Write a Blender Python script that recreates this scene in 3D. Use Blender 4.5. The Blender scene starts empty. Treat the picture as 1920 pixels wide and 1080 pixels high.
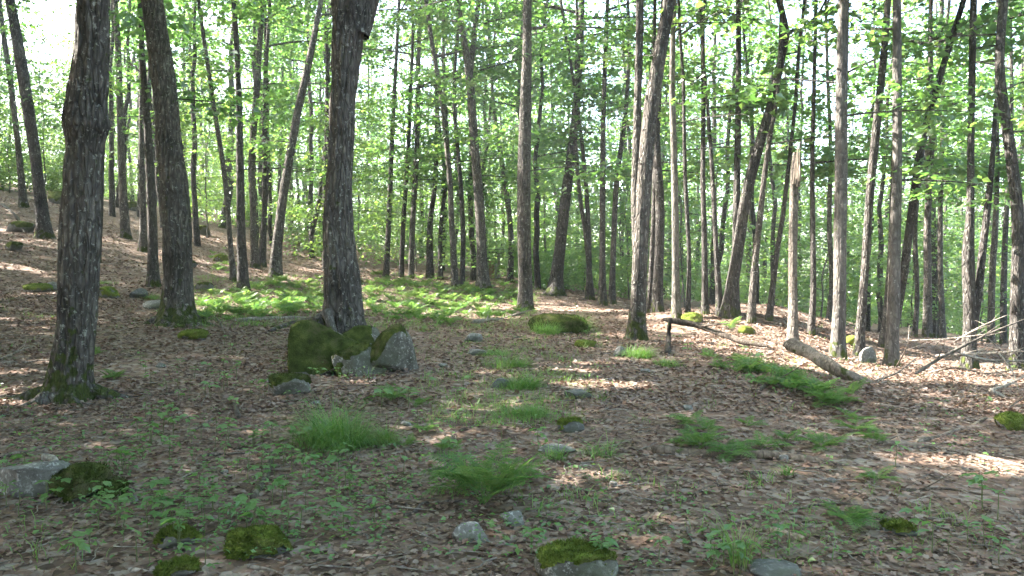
import bpy, math, random
import numpy as np

# ------------------------------------------------------------------ camera, sky, sun, exposure
SC = bpy.context.scene
COL = SC.collection
F = 1598.0            # focal length in photo pixels (1920 wide)
H = 1.55              # camera height, metres

cam_d = bpy.data.cameras.new("camera")
cam = bpy.data.objects.new("camera", cam_d)
COL.objects.link(cam)
cam.location = (0, 0, H)
cam.rotation_euler = (math.radians(90), 0, 0)
cam_d.sensor_width = 36.0
cam_d.lens = 36.0 * F / 1920.0
cam_d.clip_start = 0.05
cam_d.clip_end = 2000
SC.camera = cam

SUN_AZ, SUN_EL = math.radians(-75), math.radians(42)     # azimuth from +Y, clockwise positive
SUN = np.array([math.sin(SUN_AZ) * math.cos(SUN_EL), math.cos(SUN_AZ) * math.cos(SUN_EL), math.sin(SUN_EL)])
world = bpy.data.worlds.new("World")
SC.world = world
world.use_nodes = True
wn = world.node_tree
bg = wn.nodes["Background"]
sky = wn.nodes.new("ShaderNodeTexSky")
sky.sky_type = 'NISHITA'
sky.sun_disc = False
sky.sun_elevation = SUN_EL
sky.sun_rotation = SUN_AZ
sky.air_density = 1.0
sky.dust_density = 3.5
sky.ozone_density = 1.0
wn.links.new(sky.outputs[0], bg.inputs[0])
bg.inputs[1].default_value = 0.13
sun_d = bpy.data.lights.new("sun", 'SUN')
sun_d.energy = 5.0
sun_d.angle = math.radians(0.55)
sun_d.color = (1.0, 0.955, 0.89)
sun = bpy.data.objects.new("sun", sun_d)
COL.objects.link(sun)
sun.location = (-30, 10, 40)
from mathutils import Vector, Matrix
sun.rotation_euler = Vector(SUN).to_track_quat('Z', 'Y').to_euler()

SC.view_settings.view_transform = 'Standard'
SC.view_settings.look = 'None'
SC.view_settings.exposure = 3.45
SC.view_settings.gamma = 1.0
SC.view_settings.use_curve_mapping = False
SC.render.engine = 'CYCLES'
cy = SC.cycles
cy.max_bounces = 7
cy.diffuse_bounces = 4
cy.glossy_bounces = 2
cy.transmission_bounces = 5
cy.transparent_max_bounces = 4
cy.use_denoising = True
cy.sample_clamp_indirect = 6.0

rng = np.random.default_rng(7)
random.seed(7)
TAU = 2 * math.pi

# ------------------------------------------------------------------ small helpers
def waves(seed, n, freq, spread=0.5):
    r = np.random.default_rng(seed)
    k = r.normal(size=(n, 3))
    k /= np.linalg.norm(k, axis=1, keepdims=True)
    k *= (freq * (1 + spread * r.uniform(-1, 1, n)))[:, None]
    return k, r.uniform(0, TAU, n)

def noise3(p, seed, freq, octaves=3, gain=0.5):
    """smooth pseudo noise, about -1..1, from summed plane waves"""
    p = np.asarray(p, float)
    out = np.zeros(len(p)); amp = 1.0; tot = 0
    for o in range(octaves):
        k, ph = waves(seed + 17 * o, 10, freq * 2 ** o)
        out += amp * np.sin(p @ k.T + ph).sum(1) / math.sqrt(10 * 0.5) * 0.6
        tot += amp; amp *= gain
    return out / tot

def new_mesh(name, verts, faces, mats=(), smooth=False, mat_idx=None, attrs=None):
    """faces: list of (k-gon index arrays) each an (n,k) int array"""
    me = bpy.data.meshes.new(name)
    verts = np.asarray(verts, np.float32)
    if isinstance(faces, np.ndarray):
        faces = [faces]
    faces = [f for f in faces if len(f)]
    nl = sum(f.size for f in faces); nf = sum(len(f) for f in faces)
    me.vertices.add(len(verts)); me.vertices.foreach_set("co", verts.ravel())
    me.loops.add(nl); me.polygons.add(nf)
    me.loops.foreach_set("vertex_index", np.concatenate([f.ravel() for f in faces]).astype(np.int32))
    sizes = np.concatenate([np.full(len(f), f.shape[1]) for f in faces])
    starts = np.concatenate([[0], np.cumsum(sizes)[:-1]])
    me.polygons.foreach_set("loop_start", starts.astype(np.int32))
    for m in mats:
        me.materials.append(m)
    if mat_idx is not None:
        me.polygons.foreach_set("material_index", np.asarray(mat_idx, np.int32))
    me.update(calc_edges=True)
    me.polygons.foreach_set("use_smooth", np.full(nf, bool(smooth)))
    for an, av in (attrs or {}).items():
        a = me.attributes.new(an, 'FLOAT', 'POINT')
        a.data.foreach_set("value", np.asarray(av, np.float32))
    return me

def link(name, me, parent=None, loc=(0, 0, 0), rot=(0, 0, 0), scale=(1, 1, 1), **props):
    o = bpy.data.objects.new(name, me)
    COL.objects.link(o)
    o.location = loc; o.rotation_euler = rot; o.scale = scale
    if parent is not None:
        o.parent = parent
    for k, v in props.items():
        o[k] = v
    return o

def thing(name, label, category, loc=(0, 0, 0), group=None, rz=0.0):
    o = link(name, None, None, loc, (0, 0, rz), label=label, category=category)
    o.empty_display_size = 0.1
    if group:
        o["group"] = group
    return o

def tag(o, label, category, group=None):
    o["label"] = label; o["category"] = category
    if group:
        o["group"] = group
    return o

class Soup:
    """collects vertex/face batches into one mesh"""
    def __init__(self): self.v = []; self.f = {}; self.n = 0; self.a = []
    def add(self, v, f, mat=0, attr=None):
        f = np.asarray(f)
        self.v.append(v); self.f.setdefault((f.shape[1], mat), []).append(f + self.n); self.n += len(v)
        self.a.append(np.zeros(len(v)) if attr is None else attr)
    def mesh(self, name, mats, smooth=False, attr=None):
        fs, mi = [], []
        for (k, m), l in self.f.items():
            c = np.concatenate(l); fs.append(c); mi.append(np.full(len(c), m))
        return new_mesh(name, np.concatenate(self.v), fs, mats, smooth, np.concatenate(mi),
                        {attr: np.concatenate(self.a)} if attr else None)

def stamp(tv, tf, pos, R, scale):
    """copies template tv/tf at each pos with rotation matrices R (n,3,3; columns = local axes)"""
    n, k = len(pos), len(tv)
    sc = np.asarray(scale, float)
    if sc.ndim == 1: sc = sc[:, None, None]
    v = np.einsum('nij,kj->nki', R, tv) * sc + np.asarray(pos)[:, None, :]
    f = (np.asarray(tf)[None] + (np.arange(n) * k)[:, None, None]).reshape(-1, len(tf[0]))
    return v.reshape(-1, 3), f

def frames(axis, normal):
    """rotation matrices with local y = axis, local z ~ normal"""
    y = axis / np.linalg.norm(axis, axis=1, keepdims=True)
    x = np.cross(y, normal); x /= np.linalg.norm(x, axis=1, keepdims=True) + 1e-9
    z = np.cross(x, y)
    return np.stack([x, y, z], axis=2)

def tube(path, rad, seg, shape=None, cap=True):
    """path (n,3), rad (n,), shape(theta grid, arc grid, i) -> multiplier grid"""
    path = np.asarray(path, float); rad = np.asarray(rad, float)
    n = len(path)
    t = np.gradient(path, axis=0); t /= np.linalg.norm(t, axis=1, keepdims=True) + 1e-9
    ref = np.array([0.0, 1.0, 0.0]) if abs(t[:, 1]).mean() < 0.8 else np.array([0.0, 0.0, 1.0])
    a = np.cross(t, ref); a /= np.linalg.norm(a, axis=1, keepdims=True) + 1e-9
    b = np.cross(a, t)
    th = np.linspace(0, TAU, seg, endpoint=False)
    mult = np.ones((n, seg)) if shape is None else shape(th[None, :], path)
    rr = rad[:, None] * mult
    v = path[:, None] + rr[..., None] * (np.cos(th)[None, :, None] * a[:, None] + np.sin(th)[None, :, None] * b[:, None])
    i = np.arange(n - 1)[:, None]; j = np.arange(seg)[None]
    j2 = (j + 1) % seg
    q = np.stack([i * seg + j, i * seg + j2, (i + 1) * seg + j2, (i + 1) * seg + j], -1).reshape(-1, 4)
    return v.reshape(-1, 3), q

def spline(pts, n):
    """smooth (Catmull-Rom) resample of points (k,d) to n rows"""
    p = np.asarray(pts, float)
    if len(p) == 2:
        return p[0] + (p[1] - p[0]) * np.linspace(0, 1, n)[:, None]
    P = np.vstack([2 * p[0] - p[1], p, 2 * p[-1] - p[-2]])
    L = np.concatenate([[0], np.cumsum(np.linalg.norm(np.diff(p[:, :3], axis=0), axis=1))]); L /= L[-1]
    out = np.empty((n, p.shape[1]))
    for r, s in enumerate(np.linspace(0, 1, n)):
        i = min(np.searchsorted(L, s, side='right') - 1, len(p) - 2)
        u = (s - L[i]) / (L[i + 1] - L[i] + 1e-12)
        a, b, c, d = P[i], P[i + 1], P[i + 2], P[i + 3]
        out[r] = 0.5 * ((2 * b) + (c - a) * u + (2 * a - 5 * b + 4 * c - d) * u * u + (3 * b - a - 3 * c + d) * u ** 3)
    return out

# ------------------------------------------------------------------ materials
def mat(name):
    m = bpy.data.materials.new(name); m.use_nodes = True
    nt = m.node_tree; nt.nodes.clear()
    out = nt.nodes.new("ShaderNodeOutputMaterial")
    return m, nt, out

class N:
    """tiny node-graph helper"""
    def __init__(self, nt): self.nt = nt
    def __call__(self, kind, inputs=None, **kw):
        n = self.nt.nodes.new("ShaderNode" + kind)
        for k, v in kw.items(): setattr(n, k, v)
        for k, v in (inputs or {}).items():
            if isinstance(v, bpy.types.NodeSocket): self.nt.links.new(v, n.inputs[k])
            else: n.inputs[k].default_value = v
        return n
    def ramp(self, fac, stops, interp='LINEAR'):
        n = self.nt.nodes.new("ShaderNodeValToRGB"); n.color_ramp.interpolation = interp
        e = n.color_ramp.elements
        while len(e) < len(stops): e.new(0.5)
        for el, (p, c) in zip(e, stops):
            el.position = p; el.color = (*c, 1) if len(c) == 3 else c
        self.nt.links.new(fac, n.inputs[0]); return n.outputs[0]
    def mix(self, fac, a, b, mode='MIX'):
        n = self.nt.nodes.new("ShaderNodeMix"); n.data_type = 'RGBA'; n.blend_type = mode
        for s, v in ((0, fac), (6, a), (7, b)):
            if isinstance(v, bpy.types.NodeSocket): self.nt.links.new(v, n.inputs[s])
            else: n.inputs[s].default_value = v if s == 0 else (*v, 1)
        return n.outputs[2]
    def math(self, op, a, b=0.0, clamp=False):
        n = self.nt.nodes.new("ShaderNodeMath"); n.operation = op; n.use_clamp = clamp
        for s, v in ((0, a), (1, b)):
            if isinstance(v, bpy.types.NodeSocket): self.nt.links.new(v, n.inputs[s])
            else: n.inputs[s].default_value = v
        return n.outputs[0]

def leaf_mat(name, cols, tcols, trans=0.5, gloss=0.09):
    m, nt, out = mat(name); g = N(nt)
    isl = g("NewGeometry").outputs["Random Per Island"]
    oi = g("ObjectInfo").outputs["Random"]
    f = g.math('ADD', g.math('MULTIPLY', isl, 0.7), g.math('MULTIPLY', oi, 0.3))
    n = len(cols)
    c = g.ramp(f, [(i / (n - 1), x) for i, x in enumerate(cols)])
    t = g.ramp(f, [(i / (n - 1), x) for i, x in enumerate(tcols)])
    d = g("BsdfDiffuse", {"Color": c}); tr = g("BsdfTranslucent", {"Color": t})
    mx = g("MixShader", {0: trans, 1: d.outputs[0], 2: tr.outputs[0]})
    gl = g("BsdfGlossy", {"Color": (1, 1, 1, 1), "Roughness": 0.42})
    mx2 = g("MixShader", {0: gloss, 1: mx.outputs[0], 2: gl.outputs[0]})
    nt.links.new(mx2.outputs[0], out.inputs[0])
    return m

M_LEAF = leaf_mat("maple_leaf", [(0.035, 0.092, 0.024), (0.056, 0.125, 0.03), (0.085, 0.155, 0.038)],
                  [(0.085, 0.24, 0.035), (0.16, 0.34, 0.055), (0.31, 0.45, 0.085)], 0.5)
M_UNDER = leaf_mat("understory_leaf", [(0.05, 0.115, 0.025), (0.075, 0.15, 0.032), (0.11, 0.18, 0.04)],
                   [(0.13, 0.3, 0.045), (0.23, 0.41, 0.065), (0.4, 0.52, 0.1)], 0.52)
M_FERN = leaf_mat("fern_green", [(0.055, 0.12, 0.035), (0.085, 0.17, 0.048), (0.12, 0.2, 0.055), (0.17, 0.19, 0.065)],
                  [(0.11, 0.27, 0.05), (0.17, 0.35, 0.06), (0.26, 0.42, 0.08), (0.3, 0.34, 0.1)], 0.42, 0.03)
M_GRASS = leaf_mat("grass_green", [(0.065, 0.15, 0.033), (0.1, 0.21, 0.043), (0.15, 0.25, 0.055), (0.23, 0.23, 0.09)],
                   [(0.12, 0.3, 0.05), (0.2, 0.4, 0.06), (0.28, 0.44, 0.09), (0.32, 0.34, 0.14)], 0.4, 0.04)
M_SEED = leaf_mat("seedling_leaf", [(0.06, 0.14, 0.035), (0.085, 0.18, 0.045), (0.13, 0.21, 0.05)],
                  [(0.14, 0.32, 0.07), (0.2, 0.4, 0.09), (0.26, 0.46, 0.1)], 0.4, 0.05)
M_DEAD = leaf_mat("dead_leaf", [(0.088, 0.059, 0.043), (0.152, 0.099, 0.072), (0.215, 0.134, 0.096), (0.225, 0.166, 0.128), (0.262, 0.203, 0.162), (0.34, 0.282, 0.236)],
                  [(0.07, 0.04, 0.02), (0.12, 0.07, 0.04), (0.2, 0.1, 0.06), (0.2, 0.13, 0.08), (0.24, 0.17, 0.1), (0.3, 0.22, 0.14)], 0.1, 0.03)

def bark_mat(name, dark, mid, pale, lichen=(0.42, 0.43, 0.38), lich=0.62, bump=0.85, zs=0.24):
    m, nt, out = mat(name); g = N(nt)
    tc = g("TexCoord").outputs["Object"]
    mp = g("Mapping", {"Vector": tc, "Scale": (1, 1, zs)}).outputs[0]
    n1 = g("TexNoise", {"Vector": mp, "Scale": 26.0, "Detail": 6.0, "Roughness": 0.65}).outputs[0]
    n2 = g("TexNoise", {"Vector": tc, "Scale": 2.3, "Detail": 3.0}).outputs[0]
    n3 = g("TexNoise", {"Vector": tc, "Scale": 17.0, "Detail": 4.0, "Roughness": 0.7}).outputs[0]
    wp = g.mix(.035, mp, g("TexNoise", {"Vector": tc, "Scale": 5.0, "Detail": 3.0}).outputs["Color"])
    vp = g("TexVoronoi", {"Vector": wp, "Scale": 17.0, "Randomness": 1.0}, feature='DISTANCE_TO_EDGE').outputs["Distance"]
    crack = g.ramp(vp, [(0.02, (0, 0, 0)), (0.16, (1, 1, 1))])
    c = g.ramp(n1, [(0.30, dark), (0.5, mid), (0.72, pale)])
    c = g.mix(g.math('MULTIPLY', g.math('SUBTRACT', 1.0, crack), .7), c, dark)
    n4 = g("TexNoise", {"Vector": tc, "Scale": 1.3, "Detail": 5.0, "Roughness": 0.65}).outputs[0]
    c = g.mix(g.ramp(n2, [(0.38, (0.0,) * 3), (0.7, (0.6,) * 3)]), c, mid)
    c = g.mix(1.0, c, g.ramp(n4, [(0.32, (.5,) * 3), (0.5, (.95,) * 3), (0.68, (1.5, 1.48, 1.45))]), 'MULTIPLY')
    lm = g.ramp(n3, [(lich, (0, 0, 0)), (lich + 0.07, (1, 1, 1))])
    c = g.mix(g.math('MULTIPLY', lm, 0.55), c, lichen)
    oc = g("ObjectInfo").outputs["Color"]
    c = g.mix(1.0, c, oc, 'MULTIPLY')
    ms = g("Attribute", attribute_name="moss").outputs["Fac"]
    mn = g("TexNoise", {"Vector": tc, "Scale": 7.0, "Detail": 5.0}).outputs[0]
    mm = g.math('ADD', g.math('MULTIPLY', ms, .85), g.math('MULTIPLY', g.math('SUBTRACT', mn, 0.5), 2.6))
    mf = g.ramp(mm, [(0.42, (0, 0, 0)), (0.62, (1, 1, 1))])
    mc = g.ramp(n3, [(0.3, (0.026, 0.034, 0.01)), (0.7, (0.075, 0.09, 0.022))])
    c = g.mix(mf, c, mc)
    b = g("Bump", {"Height": g.math('ADD', n1, g.math('MULTIPLY', crack, .7)), "Strength": bump, "Distance": 0.035}).outputs[0]
    p = g("BsdfPrincipled", {"Base Color": c, "Roughness": 0.92, "Normal": b, "Specular IOR Level": 0.2})
    nt.links.new(p.outputs[0], out.inputs[0])
    return m

M_BARK = bark_mat("maple_bark", (0.03, 0.027, 0.024), (0.1, 0.089, 0.079), (0.215, 0.2, 0.18), lich=.585)
M_BARKG = bark_mat("grey_bark", (0.065, 0.058, 0.051), (0.15, 0.137, 0.122), (0.27, 0.25, 0.225), lich=0.6, bump=0.4)
M_WOOD = bark_mat("dead_wood", (0.1, 0.085, 0.07), (0.24, 0.21, 0.18), (0.42, 0.38, 0.33), lich=0.68, bump=0.4, zs=0.5)
M_RAW = bark_mat("split_wood", (0.1, 0.08, 0.062), (0.2, 0.165, 0.13), (0.3, 0.26, 0.215), lich=0.9, bump=0.5, zs=0.12)

def rock_mat(name, a, b, cpale):
    m, nt, out = mat(name); g = N(nt)
    tc = g("TexCoord").outputs["Object"]
    n1 = g("TexNoise", {"Vector": tc, "Scale": 6.5, "Detail": 9.0, "Roughness": 0.75}).outputs[0]
    n2 = g("TexNoise", {"Vector": tc, "Scale": 30.0, "Detail": 5.0, "Roughness": 0.7}).outputs[0]
    c = g.ramp(n1, [(0.3, a), (0.55, b), (0.75, cpale)])
    c = g.mix(g.ramp(n2, [(0.54, (0, 0, 0)), (0.62, (0.8,) * 3)]), c, cpale)
    n5 = g("TexNoise", {"Vector": tc, "Scale": 3.0, "Detail": 4.0}).outputs[0]
    c = g.mix(g.ramp(n5, [(0.5, (0, 0, 0)), (0.62, (0.75,) * 3)]), c, (0.075, 0.078, 0.05))
    c = g.mix(g.ramp(n2, [(0.3, (0.6,) * 3), (0.42, (0, 0, 0))]), c, (0.09, 0.085, 0.075))
    hb = g.math('ADD', g.math('MULTIPLY', n1, 0.7), g.math('MULTIPLY', n2, 0.3))
    bp = g("Bump", {"Height": hb, "Strength": 0.6, "Distance": 0.04}).outputs[0]
    p = g("BsdfPrincipled", {"Base Color": c, "Roughness": 0.9, "Normal": bp, "Specular IOR Level": 0.25})
    nt.links.new(p.outputs[0], out.inputs[0])
    return m
M_ROCK = rock_mat("granite", (0.085, 0.08, 0.07), (0.18, 0.172, 0.155), (0.4, 0.39, 0.365))
M_LICHEN = rock_mat("lichen_granite", (0.05, 0.046, 0.038), (0.13, 0.12, 0.1), (0.42, 0.41, 0.37))
M_PALE = rock_mat("pale_granite", (0.075, 0.07, 0.06), (0.19, 0.18, 0.162), (0.45, 0.44, 0.41))
M_ROCKD = rock_mat("dark_stone", (0.07, 0.068, 0.062), (0.13, 0.128, 0.12), (0.22, 0.22, 0.21))

def moss_mat(name, a, b, c3):
    m, nt, out = mat(name); g = N(nt)
    tc = g("TexCoord").outputs["Object"]
    n1 = g("TexNoise", {"Vector": tc, "Scale": 9.0, "Detail": 6.0}).outputs[0]
    n2 = g("TexNoise", {"Vector": tc, "Scale": 90.0, "Detail": 3.0}).outputs[0]
    f = g.math('ADD', g.math('MULTIPLY', n1, 0.65), g.math('MULTIPLY', n2, 0.35))
    c = g.ramp(f, [(0.36, a), (0.52, b), (0.66, c3)])
    n3 = g("TexNoise", {"Vector": tc, "Scale": 4.5, "Detail": 7.0, "Roughness": 0.7}).outputs[0]
    c = g.mix(g.ramp(n3, [(0.53, (0, 0, 0)), (0.66, (0.8,) * 3)]), c, (0.085, 0.07, 0.042))
    bp = g("Bump", {"Height": n2, "Strength": 0.9, "Distance": 0.02}).outputs[0]
    p = g("BsdfPrincipled", {"Base Color": c, "Roughness": 1.0, "Normal": bp, "Specular IOR Level": 0.05})
    nt.links.new(p.outputs[0], out.inputs[0])
    return m
M_MOSS = moss_mat("moss", (0.055, 0.075, 0.016), (0.125, 0.16, 0.03), (0.23, 0.26, 0.055))
M_MOSSD = moss_mat("dark_moss", (0.026, 0.034, 0.01), (0.06, 0.075, 0.019), (0.115, 0.13, 0.036))

m, nt, out = mat("forest_floor"); g = N(nt)
tc = g("TexCoord").outputs["Object"]
warp = g("TexNoise", {"Vector": tc, "Scale": 6.0, "Detail": 2.0}).outputs["Color"]
wv = g.mix(0.12, tc, warp)
vo = g("TexVoronoi", {"Vector": wv, "Scale": 15.0, "Randomness": 1.0})
sep = g("SeparateColor", {0: vo.outputs["Color"]}).outputs[0]
c = g.ramp(sep, [(0.0, (0.08, 0.055, 0.04)), (0.3, (0.14, 0.093, 0.068)), (0.55, (0.2, 0.128, 0.094)), (0.8, (0.238, 0.182, 0.144)), (1.0, (0.31, 0.255, 0.21))])
big = g("TexNoise", {"Vector": tc, "Scale": 0.55, "Detail": 5.0, "Roughness": 0.6}).outputs[0]
c = g.mix(g.ramp(big, [(0.35, (0.55,) * 3), (0.6, (0, 0, 0))]), c, (0.1, 0.072, 0.054))
grn = g("TexNoise", {"Vector": tc, "Scale": 1.1, "Detail": 6.0, "Roughness": 0.7}).outputs[0]
c = g.mix(g.ramp(grn, [(0.58, (0, 0, 0)), (0.7, (0.55,) * 3)]), c, (0.07, 0.085, 0.03))
bp = g("Bump", {"Height": vo.outputs["Distance"], "Strength": 0.8, "Distance": 0.04}).outputs[0]
p = g("BsdfPrincipled", {"Base Color": c, "Roughness": 0.95, "Normal": bp, "Specular IOR Level": 0.15})
nt.links.new(p.outputs[0], out.inputs[0])
M_FLOOR = m

def plain(name, ca, cb, scale=8.0, rough=0.9):
    m, nt, out = mat(name); g = N(nt)
    tc = g("TexCoord").outputs["Object"]
    n1 = g("TexNoise", {"Vector": tc, "Scale": scale, "Detail": 6.0, "Roughness": 0.7}).outputs[0]
    c = g.ramp(n1, [(0.35, ca), (0.65, cb)])
    bp = g("Bump", {"Height": n1, "Strength": 0.3, "Distance": 0.01}).outputs[0]
    p = g("BsdfPrincipled", {"Base Color": c, "Roughness": rough, "Normal": bp})
    nt.links.new(p.outputs[0], out.inputs[0])
    return m
M_BOARD = plain("weathered_board", (0.2, 0.19, 0.18), (0.36, 0.35, 0.33), 14)
M_ROOF = plain("old_roofing", (0.05, 0.045, 0.04), (0.11, 0.1, 0.09), 10)
M_RUST = plain("brown_board", (0.22, 0.13, 0.08), (0.34, 0.21, 0.13), 10)
M_STEM = plain("green_stem", (0.09, 0.11, 0.04), (0.14, 0.15, 0.06), 20)

# ------------------------------------------------------------------ terrain
# (photo x, photo y, distance) of ground points -> world; thin-plate spline through them
GP = [(0,1080,4.5),(480,1080,4.5),(960,1080,4.5),(1440,1080,4.5),(1920,1080,4.6),
      (0,850,7.0),(400,850,7.0),(960,860,6.7),(1400,860,6.7),(1900,865,6.9),
      (130,752,9.3),(500,745,9.2),(640,835,7.1),(960,742,9.4),(1300,790,8.2),(1500,765,9.2),(1750,770,9.0),(1920,745,9.8),
      (0,640,13.5),(335,608,15.0),(650,705,11.2),(890,650,14.0),(1195,637,15.5),(1470,688,11.6),(1580,718,11.2),(1570,672,14.5),
      (1450,602,21.5),(1487,645,16.5),(1675,686,15.5),(1820,692,16.0),(1905,692,15.5),(1640,650,19.0),(1900,650,23.0),
      (100,540,20),(85,448,26),(20,385,33),(240,447,30),(268,472,27),(288,537,20.5),(455,547,23),(515,521,26),(478,502,29),(380,470,31),
      (600,516,30),(725,518,32),(640,560,23),(800,570,23),(908,546,27),(1040,552,27),(985,583,22.5),(1130,572,25),(1270,597,21),(1370,592,25),(1408,602,27),(1700,640,27)]
pts = [((x - 960) / F * d, d, H + (540 - y) / F * d) for x, y, d in GP]
pts += [(-15,-10,-.2),(0,-12,-.35),(15,-10,-.4),(-12,0,.05),(0,0,-.02),(12,0,-.2),(-30,10,1.8),(30,10,-1.2),
        (-45,45,8.5),(-25,48,6.8),(0,45,2.3),(18,45,-.2),(45,45,-3.0),(-60,0,3.5),(60,0,-3.0),
        (-70,90,14),(-30,90,9),(0,90,2.5),(35,90,-3.5),(80,90,-5),(-90,140,17),(0,140,3),(100,140,-6),(-20,28,3.4)]
CP = np.array(pts)
def tpsU(r2): return np.where(r2 > 1e-9, 0.5 * r2 * np.log(np.maximum(r2, 1e-9)), 0)
_n = len(CP)
_K = tpsU(((CP[:, None, :2] - CP[None, :, :2]) ** 2).sum(-1)) + 0.02 * np.eye(_n)
_P = np.hstack([np.ones((_n, 1)), CP[:, :2]])
_S = np.linalg.solve(np.block([[_K, _P], [_P.T, np.zeros((3, 3))]]), np.concatenate([CP[:, 2], np.zeros(3)]))
def ground(x, y):
    x = np.atleast_1d(np.asarray(x, float)); y = np.atleast_1d(np.asarray(y, float))
    out = np.empty(x.size); xf, yf = x.ravel(), y.ravel()
    for s in range(0, x.size, 20000):
        q = np.stack([xf[s:s + 20000], yf[s:s + 20000]], 1)
        out[s:s + 20000] = tpsU(((q[:, None] - CP[None, :, :2]) ** 2).sum(-1)) @ _S[:_n] + _S[_n] + q @ _S[_n + 1:]
    q3 = np.stack([xf, yf, np.zeros_like(xf)], 1)
    amp = np.clip((yf - 3) / 6, 0.25, 1)
    out += amp * (0.05 * noise3(q3, 5, 0.9, 3) + 0.012 * noise3(q3, 6, 5.0, 2))
    out += .5 * np.exp(-((xf - 6.0) / 2.3) ** 2 - ((yf - 19.8) / 1.9) ** 2) + .16 * np.exp(-((xf - 3.6) / 1.3) ** 2 - ((yf - 9.9) / .8) ** 2)
    return out.reshape(x.shape)
def gz(x, y): return float(ground(x, y)[0])

_YS = np.concatenate([np.arange(3.6, 16, 0.04), np.arange(16, 60, 0.12)])
def at(px, py, ymax=60):
    """where the line of sight through a photo pixel meets the terrain"""
    X = (px - 960) / F * _YS
    Z = H + (540 - py) / F * _YS
    d = Z - ground(X, _YS)
    hit = np.where(d < 0)[0]
    i = hit[0] if len(hit) else len(_YS) - 1
    Y = min(float(_YS[i]), ymax)
    x = (px - 960) / F * Y
    return np.array([x, Y, gz(x, Y)])
def pt(px, py, d): return np.array([(px - 960) / F * d, d, H + (540 - py) / F * d])

xs = np.concatenate([-np.geomspace(100, 14, 26), np.arange(-13.7, 13.7, 0.22), np.geomspace(14, 100, 26)])
ys = np.concatenate([np.linspace(-40, 2, 20), np.arange(2.3, 18, 0.2), np.arange(18, 40, 0.4), np.geomspace(40, 150, 26)])
gx, gy = np.meshgrid(xs, ys)
gv = np.stack([gx.ravel(), gy.ravel(), ground(gx.ravel(), gy.ravel())], 1)
nx, ny = len(xs), len(ys)
ii, jj = np.meshgrid(np.arange(ny - 1), np.arange(nx - 1), indexing='ij')
gq = np.stack([ii * nx + jj, ii * nx + jj + 1, (ii + 1) * nx + jj + 1, (ii + 1) * nx + jj], -1).reshape(-1, 4)
link("ground", new_mesh("ground", gv, gq, [M_FLOOR], True), kind="structure")

# ------------------------------------------------------------------ gaps in the canopy through which the sun reaches these spots
SPOTS = []
for px, py, r in [(1500,625,1.7),(1440,610,1.4),(1545,640,1.5),(1400,620,1.2),(1530,665,1.2),(1560,690,.8),(1360,612,.9),(1580,650,1.2),(1330,600,.6),(1620,680,1.0),(1700,690,.8),(1880,690,1.0),(1885,868,.3),
                  (1240,590,.6),(1050,582,.8),(1000,572,.5),(750,555,.6),(700,575,1.0),(850,590,1.0),(480,570,1.0),(780,565,.8),(560,560,.8),(430,580,.7),(930,575,.7),(60,745,.45),(40,690,.35),(30,500,.3),(80,550,.3),(250,400,.4),(200,375,.4),
                  (290,470,.6),(380,490,.6),(560,512,1.0),(600,530,1.0),(1090,688,.3),(1140,722,.28),(860,775,.22),(1780,690,.7),
                  (1130,580,.6),(1900,720,.7),(1330,625,.5)]:
    p = at(px, py); SPOTS.append((p, r))
for px, py, d, r in [(1490,420,16.4,.5),(1488,540,16.4,.5),(1492,320,16.4,.5),(1268,450,21,.5),(1266,540,21,.5),(1262,330,21,.5),(1680,470,15.5,.4),(1678,580,15.5,.4),(1690,330,15.5,.3),(1820,470,16,.5),
                     (1822,400,16,.4),(1818,560,16,.4),(1575,215,14.5,.25),(1572,240,14.5,.2),(980,540,22.5,.3),(980,470,22.5,.2),(1040,540,27,.6),(1045,500,27,.4),(1612,600,16.2,.3),(1622,480,16.2,.4),
                     (1640,260,16.2,.3),(985,250,22.5,.5),(985,120,22.5,.5),(1390,130,25,.5),(1405,270,25,.6),(1850,480,16.5,.4),(1690,100,15.5,.3),(1235,480,24,.4)]:
    SPOTS.append((pt(px, py, d), r))
SP = np.array([s[0] for s in SPOTS]); SR = np.array([s[1] for s in SPOTS])
def in_gap(P):
    d = P[:, None] - SP[None]
    t = d @ SUN
    perp2 = (d ** 2).sum(-1) - t ** 2
    return ((t > 1.5) & (perp2 < (SR[None] * 1.1 + 0.08) ** 2)).any(1)

# ------------------------------------------------------------------ foliage
LEAF_V = np.array([[0, 0, 0], [-0.42, 0.38, 0.10], [0, 1, -0.06], [0.42, 0.38, 0.10]])
LEAF_F = [[0, 2, 1], [0, 3, 2]]
LOBE_V = np.array([[0, 0, 0], [-.34, .14, .03], [-.3, .3, .05], [-.48, .54, .0], [-.25, .66, .06], [0, 1, -.08], [.25, .66, .06], [.48, .54, .0], [.3, .3, .05], [.34, .14, .03], [0, .42, .02]])
LOBE_F = [[10, i, i + 1] for i in range(0, 9)] + [[10, 9, 0]]
LOBE_F = [[a, c, b] for a, b, c in LOBE_F]

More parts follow.
